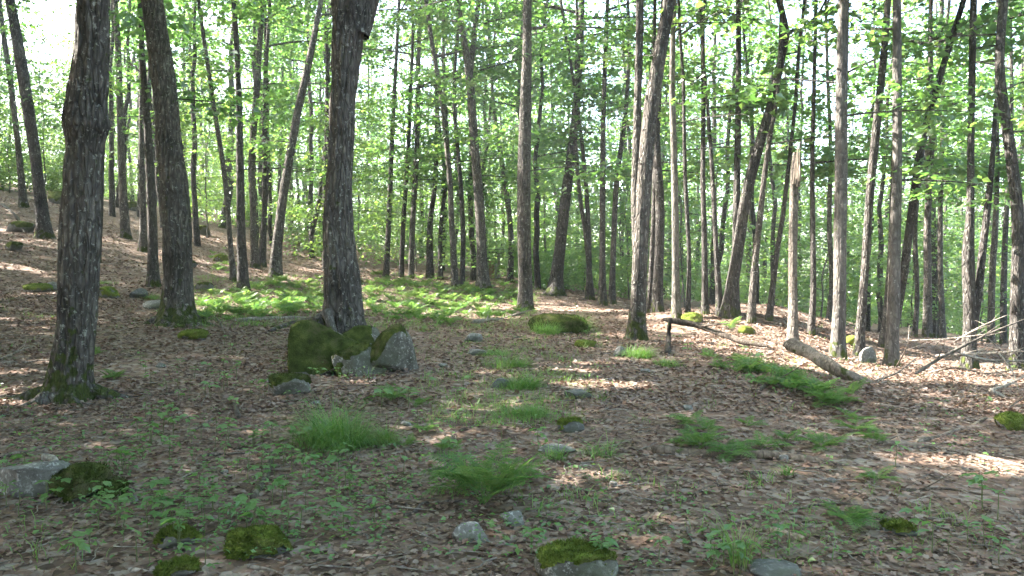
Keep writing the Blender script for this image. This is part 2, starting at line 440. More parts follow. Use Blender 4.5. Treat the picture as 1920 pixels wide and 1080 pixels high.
def spray_leaves(r, C, out_dir, rad, per, size, tilt=0.42, thick=0.07, carve=False, droop=0.15, org=(0, 0, 0)):
    """flat, layered sprays of leaves round each centre C"""
    n = len(C)
    a = r.uniform(0, TAU, (n, per)); q = np.sqrt(r.uniform(0, 1, (n, per))) * np.asarray(rad)[:, None]
    up = np.array([0, 0, 1.0])
    side = np.cross(out_dir, up); side /= np.linalg.norm(side, axis=1, keepdims=True) + 1e-9
    od = out_dir - out_dir[:, 2:3] * up * 0.75
    P = C[:, None] + (q * np.cos(a))[..., None] * od[:, None] * 1.35 + (q * np.sin(a))[..., None] * side[:, None]
    P[..., 2] += r.normal(0, thick, (n, per)) - droop * q ** 2 / np.maximum(np.asarray(rad)[:, None], .1)
    P = P.reshape(-1, 3)
    ax = (np.cos(a)[..., None] * od[:, None] + np.sin(a)[..., None] * side[:, None]).reshape(-1, 3) + r.normal(0, 0.5, (n * per, 3)) * [1, 1, .5] + [0, 0, -0.25]
    nm = r.normal(0, tilt, (n * per, 3)) + up
    s = size * r.uniform(0.6, 1.25, n * per)
    if carve:
        keep = ~in_gap(P + np.asarray(org))
        P, ax, nm, s = P[keep], ax[keep], nm[keep], s[keep]
    return stamp(LEAF_V, LEAF_F, P, frames(ax, nm), s)

def limbs(r, soup, base_path, z0, z1, n, reach, rise, rad, mat_i=1, seg=5):
    """side limbs from a stem path; returns points along the limbs and their outward directions"""
    C, D = [], []
    zz = base_path[:, 2]
    for i in range(n):
        h = z0 + (z1 - z0) * ((i + r.uniform(0, 1)) / n)
        k = int(np.argmin(abs(zz - h))); st = base_path[k]
        a = i * 2.4 + r.uniform(-.6, .6)
        f = (h - z0) / (z1 - z0 + 1e-6)
        L = reach * (1.05 - 0.55 * f) * r.uniform(0.65, 1.2)
        el = rise * r.uniform(0.4, 1.3) + 0.25 * f
        d = np.array([math.cos(a) * math.cos(el), math.sin(a) * math.cos(el), math.sin(el)])
        sidev = np.cross(d, [0, 0, 1]); bend = r.uniform(-.25, .25)
        ts = np.linspace(0, 1, 6)
        path = st + L * (ts[:, None] * d + (ts ** 2)[:, None] * (bend * sidev + np.array([0, 0, -0.18 + 0.1 * r.uniform()])))
        v, q = tube(path, rad * (1 - 0.85 * ts) * r.uniform(.7, 1.1), seg)
        soup.add(v, q, mat_i)
        m = max(3, int(L * 3.2))
        for t in r.uniform(0.22, 1.05, m):
            base = st + L * (t * d + t * t * (bend * sidev + np.array([0, 0, -0.13])))
            off = r.normal(0, 1, 3) * [0.42, 0.42, 0.22] * (0.5 + 0.18 * L)
            C.append(base + off); dd = d + 0.7 * r.normal(0, 1, 3) * [1, 1, .2]; D.append(dd / np.linalg.norm(dd))
            if r.uniform() < 0.45:
                w = np.linspace(0, 1, 4)[:, None]
                tw = base + (off + 0.25 * D[-1]) * w + np.array([0, 0, 0.06]) * np.sin(w * 3.1)
                v, q = tube(tw, np.linspace(rad * .3, rad * .08, 4), 3); soup.add(v, q, mat_i)
    return np.array(C), np.array(D)

def crown_mesh(r, path, z0, z1, nl, reach, rise, per, size, rad_spray=0.5, limb_r=0.05, leafm=None, barkm=None, carve=False, frac=1.0, org=(0, 0, 0), low=0, low_z=(0, 1)):
    s = Soup()
    C, D = limbs(r, s, path, z0, z1, nl, reach, rise, limb_r)
    if low:
        C2, D2 = limbs(r, s, path, low_z[0], low_z[1], low, 2.4, .1, .022)
        C, D = np.vstack([C, C2]), np.vstack([D, D2])
    if frac < 1:
        k = r.uniform(0, 1, len(C)) < frac; C, D = C[k], D[k]
    v, f = spray_leaves(r, C, D, rad_spray * r.uniform(.6, 1.4, len(C)), per, size, carve=carve, org=org)
    s.add(v, f, 0)
    return s.mesh("crown", [leafm or M_LEAF, barkm or M_BARK])

# ------------------------------------------------------------------ trunks
def trunk_mesh(path, rad, seg, seed, ridge=0.05, flare=0.0, flare_h=0.3, lobes=5, moss_h=0.0, moss_amt=1.0, gnarl=0.05, m=M_BARK, bulges=()):
    """path from below the ground upward (world, relative to the base); path[.,2]=0 at the ground"""
    k = np.random.default_rng(seed); ph = k.uniform(0, TAU, 8)
    R0 = max(rad[0], .03)
    def shape(th, P):
        z = P[:, 2:3]
        g = 1 + ridge * (np.abs(np.sin(9 * th / 2 * 1.0 + ph[0] + 0.9 * np.sin(z * 1.7 + ph[1]) + 0.5 * np.sin(z * 6 + 2 * th))) - 0.6)
        g += ridge * 0.8 * (np.abs(np.sin(8 * th + ph[2] + 1.6 * np.sin(z * 2.3 + ph[3] + th))) - 0.6)
        g += gnarl * (np.sin(2 * th + ph[4] + z * 0.9) + np.sin(3 * th + ph[5] - z * 1.4) * 0.7 + np.sin(z * 3.1 + th + ph[6]) * 0.5)
        if seg > 40:
            q = np.stack(np.broadcast_arrays(np.cos(th) * 1.0, np.sin(th) * 1.0, z * 0.55), -1).reshape(-1, 3)
            g += (ridge * 0.55 * noise3(q, seed + 3, 13, 2) + gnarl * 0.6 * noise3(q, seed + 4, 3.0, 2)).reshape(g.shape)
        if flare:
            e = np.exp(-np.clip(z, -0.05, None) / flare_h)
            g += flare * e * (0.55 + 0.6 * np.abs(np.cos(lobes * th / 2 + ph[7])) ** 1.5 + 0.25 * np.sin(2 * th + ph[1]))
        for bt, bz, bw, bh, ba in bulges:
            dth = np.angle(np.exp(1j * (th - bt)))
            g += ba * np.exp(-(dth / bw) ** 2 - ((z - bz) / bh) ** 2)
        return g
    v, q = tube(path, rad, seg, shape)
    mo = np.zeros(len(v))
    if moss_h:
        mo = moss_amt * np.clip(1.15 - v[:, 2] / moss_h, 0, 1)
    return new_mesh("trunk", v, q, [m], True, None, {"moss": mo})

def extend(path, rad, top, r, sway=0.4):
    """carry a traced stem on up to its top, tapering"""
    p, q = path[-1], path[-1] - path[-6]
    d = q / (np.linalg.norm(q) + 1e-9)
    n = 10; L = max(top - p[2], 0.5)
    out = [p]; 
    for i in range(n):
        d = d * 0.8 + np.array([0, 0, 0.3]) + r.normal(0, 0.05, 3) * [1, 1, 0]
        d /= np.linalg.norm(d)
        out.append(out[-1] + d * L / n)
    out = np.array(out[1:])
    return np.vstack([path, out]), np.concatenate([rad, np.linspace(rad[-1] * .93, 0.03, n)])

NEAR = []          # x, y of every standing stem, for spacing
def maple(line, widths, label, d=None, seg=20, color=(1, 1, 1), seed=1, m=None, crown=True, top=None, group=None, flare=0.35, flare_h=0.22, moss=0.35, moss_amt=.75, ridge=.05, gnarl=.035,
          forks=(), bulges=(), name="maple_tree", cat="tree", lobes=5, step=None, crown_n=None, zoff=0.0):
    """line: photo (x, y) from the foot upward, widths in photo pixels at those points"""
    r = np.random.default_rng(seed + 1000)
    base = at(*line[0]) if d is None else np.array([(line[0][0] - 960) / F * d, d, gz((line[0][0] - 960) / F * d, d)])
    D = base[1]
    root = thing(name, label, cat, tuple(base), group)
    P = np.array([pt(x, y, D) for x, y in line]) - base
    if d is None: P[0, 2] = 0.0
    lean = r.uniform(-.05, .05)
    P[:, 1] += lean * P[:, 2]
    W = np.array(widths, float) / F * D / 2 * (.82 if seg > 60 else .89)   # the ridges stand proud of this radius
    rows = np.hstack([P, W[:, None]])
    low = rows[0].copy(); low[2] = min(rows[0][2], 0) - 0.35
    rows = np.vstack([low, rows])
    n = max(24, int((P[-1, 2] + .3) / (step or 0.16)))
    S = spline(rows, n); path, rad = S[:, :3], np.maximum(S[:, 3], 0.012)
    if crown:
        top = top or r.uniform(15, 19)
        path, rad = extend(path, rad, top, r)
    me = trunk_mesh(path, rad, seg, seed, ridge, flare, flare_h, lobes, moss, moss_amt, gnarl, m or M_BARK, bulges)
    t = link("trunk", me, root); t.color = (*color, 1)
    for fl, fw in forks:
        Pf = np.array([pt(x, y, D) for x, y in fl]) - base; Pf[:, 1] += lean * Pf[:, 2] + np.linspace(0, .25, len(fl))
        Sf = spline(np.hstack([Pf, (np.array(fw, float) / F * D / 2)[:, None]]), max(14, len(fl) * 7))
        fp, fr = Sf[:, :3], np.maximum(Sf[:, 3], .01)
        if crown and fl[-1][1] < 30: fp, fr = extend(fp, fr, fp[-1, 2] + 4, r)
        lo = link("limb", trunk_mesh(fp, fr, max(10, seg * 2 // 3), seed + 9, ridge, 0, .2, 5, 0, 0, gnarl, m or M_BARK), root); lo.color = (*color, 1)
    if crown:
        z0 = max(7.5, H - base[2] + 0.345 * D + 0.3) if D < 21 else r.uniform(6.5, 8.5)
        z0 = min(z0, top - 5)
        cm = crown_mesh(r, path, z0, top - .2, (crown_n or 14) + (8 if D < 16 else 0), 3.7 + (.7 if D < 16 else 0), 0.35, 30, 0.17, 0.55, 0.05, M_LEAF, M_BARK, carve=True, org=base,
                        low=(6 if D < 14 else int(r.integers(1, 4)) if D < 21 else int(r.integers(3, 7))), low_z=((z0, z0 + 4) if D < 14 else (max(3.2, H - base[2] + .12 * D), z0)))
        link("crown", cm, root)
    NEAR.append((base[0], base[1]))
    return root

DK = (1.15, 1.12, 1.08); MID = (.78, .77, .76); LT = (.85, .84, .83); VL = (1.1, 1.08, 1.05)
# --- the three big ones
T1 = maple([(130,750),(134,700),(146,600),(152,480),(160,350),(164,270),(166,215),(174,140),(178,60),(184,-30)], [96,82,78,80,78,74,84,74,66,64],
      "thick rough maple leaning a little, swollen burl high on its trunk, mossy foot", seg=88, step=.045, seed=11, flare=.28, flare_h=.2, moss=1.0, ridge=.11, gnarl=.035, color=DK,
      bulges=[(0.3, 3.5, .55, .16, .26), (3.1, 3.02, .7, .17, .30), (4.6, 3.05, .8, .12, .22), (0.2, 2.95, .5, .12, -.12), (5.2, 2.75, .5, .1, -.14)], lobes=6)
T2 = maple([(333,606),(333,570),(334,480),(330,380),(320,260),(310,150),(298,60),(284,-30)], [78,64,60,60,54,50,46,46],
      "stout maple with wide mossy spreading roots, a flat green moss stone at its foot", seg=72, step=.06, seed=12, flare=.5, flare_h=.2, moss=.8, ridge=.1, color=DK, lobes=7)
T3 = maple([(645,650),(643,595),(640,520),(633,430),(634,340),(638,260),(640,180),(646,90),(650,30),(652,-30)], [96,88,74,64,56,54,56,66,76,80],
      "big maple rooted on the split mossy boulder, trunk widening to a fork", d=12.35, seg=88, step=.05, seed=13, flare=.15, flare_h=.3, moss=.75, moss_amt=.6, ridge=.12, gnarl=.045, color=DK, lobes=6,
      forks=[([(668,60),(690,-40),(720,-160)], [40,38,30])])
def roots(T, n, R, L, seed, moss=.55):
    r = np.random.default_rng(seed); b = np.array(T.location)
    for i in range(n):
        a = TAU * i / n + r.uniform(-.35, .35); l = L * r.uniform(.6, 1.3); d = np.array([math.cos(a), math.sin(a), 0])
        ts = np.linspace(0, 1, 12); sd = np.array([-d[1], d[0], 0]) * r.uniform(-.3, .3)
        q = b + d * R * .55 + (d * ts[:, None] + sd * (ts ** 2)[:, None]) * l
        rr = R * r.uniform(.30, .42) * (1 - ts) ** .8 + .012
        q[:, 2] = ground(q[:, 0], q[:, 1]) + .28 * R * (1 - ts) ** 2 * 2 - .02 - .6 * rr * ts
        v, f = tube(q - b, rr, 10, lambda th, P: 1 + .12 * np.sin(3 * th + P[:, :1] * 20) + .1 * np.sin(P[:, 1:2] * 30 + th))
        o = link("root", new_mesh("root", v, f, [M_BARK], True, None, {"moss": np.full(len(v), moss)}), T)
roots(T1, 6, .26, .6, 5); roots(T2, 7, .30, .75, 6, .6)
# --- mid distance, each by itself
maple([(985,582),(984,500),(982,400),(984,250),(988,100),(989,-20)], [33,29,28,25,20,18], "straight grey maple standing beside the grassy moss mound, pale down one edge", seg=36, step=.09, seed=21, color=(1.0,.98,.96))
maple([(1193,637),(1196,560),(1200,450),(1207,330),(1216,220),(1234,100),(1254,-20)], [36,33,32,31,30,26,24], "dark forked maple with a grass tuft at its mossy foot and a split second stem", seg=40, step=.09, seed=22, color=DK, moss=.8,
      forks=[([(1194,470),(1191,360),(1194,220),(1197,100),(1199,-20)], [20,17,14,14,15])])
maple([(1571,672),(1573,560),(1574,420),(1575,300),(1575,150),(1578,-20)], [32,26,25,24,23,22], "straight smooth grey maple beside the pale fallen log", seg=40, step=.09, seed=23, color=LT, m=M_BARKG, moss=.4)
maple([(1610,667),(1616,570),(1622,480),(1630,350),(1640,240),(1653,100),(1662,-20)], [22,18,16,16,16,14,12], "slim crooked pale maple next to a grey boulder, leaning away from the log", seg=28, step=.1, seed=24, color=LT)
maple([(1672,688),(1676,600),(1682,450),(1688,300),(1690,150),(1692,-20)], [27,24,22,19,19,16], "pale maple of the tight stem cluster by the brush pile, the straight upright one", seg=32, step=.1, seed=25, color=LT, m=M_BARKG)
maple([(1655,655),(1664,560),(1670,450),(1672,300),(1674,150),(1672,-20)], [17,15,15,13,13,12], "thin brown maple tucked close behind the pale upright one", seg=20, seed=26, d=18.0)
maple([(1672,640),(1690,520),(1702,420),(1716,300),(1742,180),(1765,100),(1800,-20)], [20,17,16,16,14,12,10], "maple leaning strongly away out of the tight stem cluster", seg=24, seed=27, d=18.6, color=MID)
maple([(1817,692),(1820,600),(1819,480),(1824,400),(1828,250),(1838,-20)], [30,24,24,17,14,13], "sunlit pale maple with a forked second stem, rising behind the bleached brush", seg=32, step=.1, seed=28, color=LT,
      forks=[([(1822,640),(1838,560),(1852,470),(1866,380),(1880,280),(1890,180)], [16,15,14,12,9,6])])
maple([(1906,694),(1910,560),(1914,420),(1905,300),(1890,180),(1886,100),(1896,-20)], [30,26,25,23,20,18,17], "dark maple with a bent trunk standing over the end of the brush pile", seg=32, step=.1, seed=29, color=MID)
maple([(1268,597),(1266,500),(1265,400),(1262,280),(1258,150),(1262,-20)], [20,15,14,13,12,10], "slender bright pale maple with yellowish foot beyond the propped dead pole", seg=24, seed=30, color=VL, m=M_BARKG, moss=.3)
maple([(1232,585),(1236,480),(1238,380),(1232,260),(1240,100),(1248,-20)], [24,19,18,16,13,12], "brown mid-sized maple just behind the dark forked one", seg=24, seed=31, color=MID)
maple([(1040,553),(1048,480),(1060,380),(1076,250),(1088,110),(1093,-20)], [32,25,22,18,15,13], "leaning maple with sunlit spreading roots on the path edge", seg=28, seed=32, color=MID, flare=.7)
maple([(907,547),(903,470),(898,380),(888,250),(878,130),(864,40),(856,-20)], [30,22,20,18,16,12,10], "dark curving maple standing in front of the small hut, forked high up", seg=28, seed=33, color=DK, flare=.6,
      forks=[([(880,140),(887,70),(896,-10)], [12,10,9])])
maple([(516,522),(520,450),(530,360),(552,220),(575,110),(598,-20)], [27,21,19,16,14,10], "dark maple leaning over toward the boulder tree from the fern bed edge", seg=28, seed=34, color=DK)
maple([(456,548),(453,450),(452,350),(450,200),(446,80),(440,-20)], [24,18,16,13,11,9], "slim grey maple at the rim of the fern bed", seg=24, seed=35, color=MID)
maple([(84,447),(74,350),(62,250),(45,130),(32,50),(20,-20)], [30,23,22,22,20,18], "leaning dark maple high on the leafy slope, beside a bright gap of sky", seg=28, seed=36, color=(.95,.95,1.0))
maple([(288,537),(287,450),(284,350),(278,220),(270,100),(266,-20)], [24,19,18,15,11,10], "slim maple with a pale yellow foot on the lower slope", seg=24, seed=37, color=LT)
maple([(1366,593),(1378,500),(1396,380),(1420,280),(1446,190),(1464,100),(1470,60),(1454,-10)], [30,24,22,21,18,16,14,12], "crooked maple with an elbow bend and short side limb below its top", seg=28, seed=38, color=MID,
      forks=[([(1468,72),(1486,58),(1512,48),(1540,20)], [9,7,6,4])])
maple([(1378,590),(1380,480),(1384,350),(1388,200),(1390,80),(1390,-20)], [20,15,14,12,11,10], "upright grey maple crossing in front of the elbowed one", seg=22, seed=39, color=MID)
maple([(1521,628),(1526,540),(1526,420),(1527,300),(1532,150),(1538,-20)], [16,12,11,9,8,8], "thin curved brown maple on the sunny leaf mound", seg=18, seed=40, color=LT, moss=.3)
# --- the broken snag
snag = maple([(1486,646),(1488,560),(1489,470),(1492,380),(1494,320),(1496,284)], [24,18,17,17,15,9], "pale broken snag with a jagged splintered top beside the log end", seg=36, step=.05, seed=41, color=(.72,.71,.7), m=M_WOOD, crown=False, name="broken_snag", cat="dead tree", moss=.2, flare=.2, ridge=.09)
sd = snag.location.y
for i, (dx, y0, y1, w) in enumerate([(-6, 345, 296, 6), (1, 335, 266, 5), (5, 340, 280, 6), (-2, 345, 278, 6), (3, 350, 290, 7), (-4, 340, 286, 5)]):
    P = np.array([pt(1494 + dx, y0, sd + .03 * (i - 2.5)), pt(1495 + dx * .9, (y0 + y1) / 2, sd + .03 * (i - 2.5)), pt(1496 + dx * .7, y1, sd + .03 * (i - 2.5))]) - np.array(snag.location)
    v, q = tube(spline(P, 8), np.linspace(w, .6, 8) / F * sd / 2, 5)
    o = link("splinter", new_mesh("splinter", v, q, [M_RAW], False), snag)
# --- slender stems grouped by look
slim = [([(236,447),(230,350),(226,250),(222,100),(214,-20)],[20,16,14,12,9],DK),([(268,472),(267,400),(264,300),(262,150),(262,-20)],[18,14,12,10,8],DK),
        ([(44,388),(36,280),(22,150),(6,30)],[16,12,11,9],DK),([(182,492),(186,420),(188,300),(196,100)],[14,12,10,8],MID),
        ([(438,527),(432,440),(424,330),(402,170),(382,20)],[13,10,10,9,7],DK),([(478,503),(474,400),(470,300),(478,170),(488,-20)],[18,14,14,13,10],DK),
        ([(492,500),(494,420),(494,300),(492,180),(500,0)],[14,11,10,9,7],MID)]
for i, (l, w, c) in enumerate(slim):
    maple(l, w, "slim dark maple stem standing on the leafy slope behind the stout maples", seg=18, seed=50 + i, color=c, group="slim maples on the slope", crown_n=10)
slim = [([(724,520),(728,420),(732,300),(738,150),(745,0)],[13,11,10,8,6],MID),([(752,520),(756,420),(764,300),(770,150)],[11,10,9,7],MID),([(770,522),(773,430),(780,300),(784,150),(786,-10)],[13,12,11,9,7],DK),
        ([(806,522),(806,420),(816,330),(818,200)],[16,12,10,8],MID),([(854,541),(848,440),(843,330),(830,200),(812,90),(798,-10)],[16,12,11,10,9,8],DK),([(866,540),(868,440),(862,330),(850,200)],[12,10,9,7],MID),
        ([(956,530),(958,440),(945,330),(928,220),(918,100)],[14,12,11,8,7],DK),([(826,524),(826,430),(838,300),(832,150)],[11,9,8,7],MID)]
for i, (l, w, c) in enumerate(slim):
    maple(l, w, "slender maple stem rising at the back of the green fern bed", seg=16, seed=60 + i, color=c, group="slender maples behind the ferns", crown_n=9)
slim = [([(1130,573),(1130,470),(1131,350),(1134,180),(1142,-10)],[17,13,12,10,8],MID),([(1147,570),(1150,470),(1156,340),(1172,220),(1180,100)],[15,12,11,9,7],LT),([(1104,562),(1104,450),(1098,330),(1084,200)],[14,11,9,7],MID),
        ([(1110,562),(1098,440),(1086,360),(1078,250)],[12,10,9,7],LT),([(1322,590),(1322,470),(1320,330),(1322,150),(1318,-10)],[15,12,11,9,8],MID),([(1408,604),(1416,500),(1428,400),(1440,300),(1462,180)],[17,14,12,10,8],DK),
        ([(1350,592),(1344,470),(1338,330),(1330,200)],[15,11,9,7],LT),([(1442,602),(1456,480),(1468,400),(1480,300)],[14,11,10,8],MID),([(1290,597),(1292,480),(1285,330),(1282,150)],[11,9,8,7],MID),
        ([(1218,585),(1222,470),(1226,330),(1222,180)],[13,11,10,8],LT)]
for i, (l, w, c) in enumerate(slim):
    maple(l, w, "slender maple stem standing along the sunlit edge of the leafy rise", seg=16, seed=80 + i, color=c, group="slender maples along the rise", crown_n=9)
slim = [([(1738,668),(1738,540),(1736,400),(1742,250),(1735,80)],[20,16,14,11,9],DK),([(1770,664),(1766,540),(1768,400),(1775,250)],[14,12,10,8],DK),([(1858,660),(1860,540),(1868,400),(1872,300)],[16,13,11,8],DK),
        ([(1882,662),(1880,520),(1884,380),(1890,250)],[14,12,10,8],MID),([(1712,660),(1718,560),(1712,420),(1722,300)],[12,10,9,8],LT),([(1546,640),(1560,540),(1556,420),(1560,300)],[12,11,10,8],DK)]
for i, (l, w, c) in enumerate(slim):
    maple(l, w, "dark slim maple stem in the shade beyond the brush pile", d=[24, 27, 25, 29, 23, 26][i], seg=16, seed=100 + i, color=c, group="slim maples beyond the brush", crown_n=9)

# --- shared far trees
FAR = []
for k in range(7):
    r = np.random.default_rng(300 + k)
    hgt = r.uniform(15, 19)
    zs = np.linspace(-.6, hgt, 26)
    bx = np.cumsum(r.normal(0, .06, 26)) + r.uniform(-.05, .05) * zs; by = np.cumsum(r.normal(0, .06, 26))
    path = np.stack([bx - bx[0], by - by[0], zs], 1)
    rad = np.linspace(r.uniform(.12, .19), .03, 26)
    tm = trunk_mesh(path, rad, 12, 300 + k, .05, .4, .25, 5, .4, .7, .05, M_BARK if k % 3 else M_BARKG)
    cm = crown_mesh(r, path, r.uniform(2.4, 5.0), hgt - .3, 21, 3.4, 0.2, 32, 0.175, 0.55, 0.045, M_LEAF, M_BARK, frac=.95)
    FAR.append((tm, cm))
def far_tree(x, y, k, label, group, s=1.0):
    c = random.uniform(.5, 1.15); tone = "dark" if c < .7 else "pale grey" if c > .95 else "brownish grey"
    root = thing("maple_tree", label.replace("TONE", tone), "tree", (x, y, gz(x, y)), group.replace("TONE", tone), random.uniform(0, TAU))
    root.scale = (s, s, s)
    tm, cm = FAR[k % 7]
    t = link("trunk", tm, root); t.color = (c, c * .98, c * .96, 1)
    link("crown", cm, root)
    NEAR.append((x, y))
def free(x, y, d): return all((x - a) ** 2 + (y - b) ** 2 > d * d for a, b in NEAR)
GAPS = [80, 735, 1120, 1535]
def gap(x, y, m): return any(abs(x - (q - 960) / F * y) < m * (2.4 if q == 80 else 1) for q in GAPS)
cnt = 0; tries = 0
while cnt < 112 and tries < 20000:
    tries += 1
    y = 31 + 62 * rng.uniform() ** 1.1
    x = rng.uniform(-1, 1) * (0.63 * y + 4)
    if not free(x, y, 2.6) or gap(x, y, 1.4): continue
    far_tree(x, y, cnt, "TONE maple trunk in the deep stand beyond the rise, under layered green leaves" if x > -4 else "TONE maple trunk in the deep stand up the hillside, under layered green leaves",
             "TONE trees of the deep stand" if x > -4 else "TONE trees up the hillside", rng.uniform(.85, 1.15))
    cnt += 1

POLE = []
for k in range(5):
    r = np.random.default_rng(350 + k); hgt = r.uniform(13, 17); zs = np.linspace(-.5, hgt, 24)
    bx = np.cumsum(r.normal(0, .07, 24)) + r.uniform(-.12, .12) * zs
    path = np.stack([bx - bx[0], np.cumsum(r.normal(0, .05, 24)), zs], 1)
    POLE.append((trunk_mesh(path, np.linspace(r.uniform(.075, .12), .02, 24), 9, 350 + k, .04, .3, .2, 5, .2, .5, .04, M_BARK),
                 crown_mesh(r, path, hgt * .55, hgt, 9, 2.2, .35, 24, .17, .5, .03, M_LEAF, M_BARK, frac=.7)))
cnt = 0; tries = 0
while cnt < 95 and tries < 20000:
    tries += 1
    y = 30 + 34 * rng.uniform(); x = rng.uniform(-1, 1) * (.62 * y + 1)
    if not free(x, y, 1.3) or gap(x, y, 1.0): continue
    side = "beyond the rise" if x > -4 else "up the hillside"; c = random.uniform(.5, 1.2); tone = "dark" if c < .85 else "pale"
    root = thing("pole_maple", tone + " thin young maple pole with a small high crown " + side, "tree", (x, y, gz(x, y)), tone + " thin poles " + side, random.uniform(0, TAU))
    t = link("trunk", POLE[cnt % 5][0], root); t.color = (c, c * .98, c * .96, 1)
    link("crown", POLE[cnt % 5][1], root); NEAR.append((x, y)); cnt += 1

# --- the wood around and behind the viewer, which shades the near ground
cnt = 0; tries = 0
while cnt < 74 and tries < 15000:
    tries += 1
    x = rng.uniform(-27, -1.6); y = rng.uniform(-5, 26)
    if cnt < 4: x, y = [(-7.0, 7.4), (-9.9, 9.4), (-8.8, 5.4), (-12.3, 8.0)][cnt]  # fixed spots: unseen trees added to shade the near floor
    if cnt > 3 and (x > -0.63 * max(y, 0) - 1.1 or not free(x, y, 2.6)): continue
    r = np.random.default_rng(500 + cnt); b = np.array([x, y, gz(x, y)])
    hgt = r.uniform(15, 18.5); zs = np.linspace(-.5, hgt, 22)
    path = np.stack([np.cumsum(r.normal(0, .05, 22)), np.cumsum(r.normal(0, .05, 22)), zs], 1)
    root = thing("maple_tree", "maple of the surrounding wood shading the leafy floor from the slope side", "tree", tuple(b), "shade trees of the slope side")
    link("trunk", trunk_mesh(path, np.linspace(.2, .03, 22), 14, 500 + cnt, .05, .4, .25, 5, .5, .8, .04), root)
    s = Soup(); C, D = limbs(r, s, path, max(5.2, .37 * y + 2.0 - b[2]), hgt, 16, 3.9, .25, .06)
    v, f = spray_leaves(r, C + b, D, .62 * r.uniform(.6, 1.4, len(C)), 25, .205, carve=True)
    s.add(v - b, f, 0)
    link("crown", s.mesh("crown", [M_LEAF, M_BARK]), root)
    NEAR.append((x, y)); cnt += 1
cnt = 0; tries = 0
while cnt < 30 and tries < 9000:
    tries += 1
    x = rng.uniform(-46, -18); y = rng.uniform(24, 46)
    if x > -.62 * y - 3.2 or not free(x, y, 2.8): continue
    far_tree(x, y, cnt, "maple higher up the wooded hill shading the slope", "shade trees of the hilltop"); cnt += 1
cnt = 0; tries = 0
while cnt < 30 and tries < 9000:
    tries += 1
    x = rng.uniform(-8, 26); y = rng.uniform(-16, 28)
    if (y > 0 and x < 0.63 * y + 2.5) or (abs(x) < 3 and abs(y) < 3) or not free(x, y, 3.4): continue
    far_tree(x, y, cnt, "maple of the surrounding wood standing beyond the open leafy floor", "shade trees of the open side")
    cnt += 1

# --- understory saplings with layered sprays
SAP = []; SAPH = []
for k in range(6):
    r = np.random.default_rng(700 + k); hgt = r.uniform(3.5, 7.5)
    zs = np.linspace(-.3, hgt, 16)
    path = np.stack([np.cumsum(r.normal(0, .05, 16)), np.cumsum(r.normal(0, .05, 16)), zs], 1)
    tm = trunk_mesh(path, np.linspace(.03, .008, 16), 7, 700 + k, 0, .2, .1, 3, 0, 0, .03, M_BARKG)
    cm = crown_mesh(r, path, .6, hgt, 18, 2.2, .12, 26, .13, .45, .014, M_UNDER, M_BARKG)
    SAP.append((tm, cm)); SAPH.append(hgt)
cnt = 0; tries = 0
while cnt < 160 and tries < 20000:
    tries += 1
    y = 28 + 50 * rng.uniform() ** 1.2
    x = rng.uniform(-1, 1) * (0.63 * y + 3)
    px = 960 + x / y * F
    if px < 380 and y < 36: continue
    if y < 31 and 700 < px < 1150: continue
    if not free(x, y, 1.1): continue
    s = rng.uniform(.8, 1.3); tall = "tall" if SAPH[cnt % 6] * s > 5.6 else "short"; where = "up the hillside" if x < -5 else "behind the path bed" if px < 1060 else "beyond the sunny rise"
    root = thing("maple_sapling", tall + " leafy green maple sapling under the far trees " + where, "sapling", (x, y, gz(x, y)), tall + " saplings " + where, random.uniform(0, TAU)); root.scale = (s, s, s)
    tm, cm = SAP[cnt % 6]
    link("stem", tm, root); link("crown", cm, root)
    NEAR.append((x, y)); cnt += 1

# --- low leafy shrubs closing the view under the stand
SHR = []
for k in range(5):
    r = np.random.default_rng(760 + k); s = Soup(); n = 70
    C = np.stack([r.normal(0, .8, n), r.normal(0, .8, n), r.uniform(.1, 1, n) ** 1.2 * r.uniform(1.2, 2.4)], 1)
    D = C * [1, 1, .1]; D /= np.linalg.norm(D, axis=1, keepdims=True)
    v, f = spray_leaves(r, C, D, r.uniform(.2, .45, n), 20, .13); s.add(v, f, 0)
    t = Soup()
    for i in range(9):
        e = C[i * 7]; w = np.linspace(0, 1, 7)[:, None]
        v, q = tube(np.array([0, 0, -.1]) + w * (e + [0, 0, .1]) * np.hstack([w, w, np.ones_like(w)]), np.linspace(.016, .004, 7), 4); t.add(v, q)
    SHR.append((t.mesh("stem", [M_BARKG], True), s.mesh("crown", [M_UNDER])))
cnt = 0; tries = 0
while cnt < 120 and tries < 20000:
    tries += 1
    y = 30 + 40 * rng.uniform() ** 1.1
    x = rng.uniform(-1, 1) * (0.63 * y + 3); px = 960 + x / y * F
    if (px < 330 and y < 40) or not free(x, y, .9): continue
    if 780 < px < 1000 and y < 38: continue
    side = "up the hillside" if x < -4 else "beyond the rise"
    root = thing("shrub", "low leafy green shrub under the stand " + side, "shrub", (x, y, gz(x, y)), "low shrubs " + side, random.uniform(0, TAU))
    sc_ = rng.uniform(.7, 1.35); root.scale = (sc_, sc_, sc_)
    link("stem", SHR[cnt % 5][0], root); link("crown", SHR[cnt % 5][1], root)
    NEAR.append((x, y)); cnt += 1

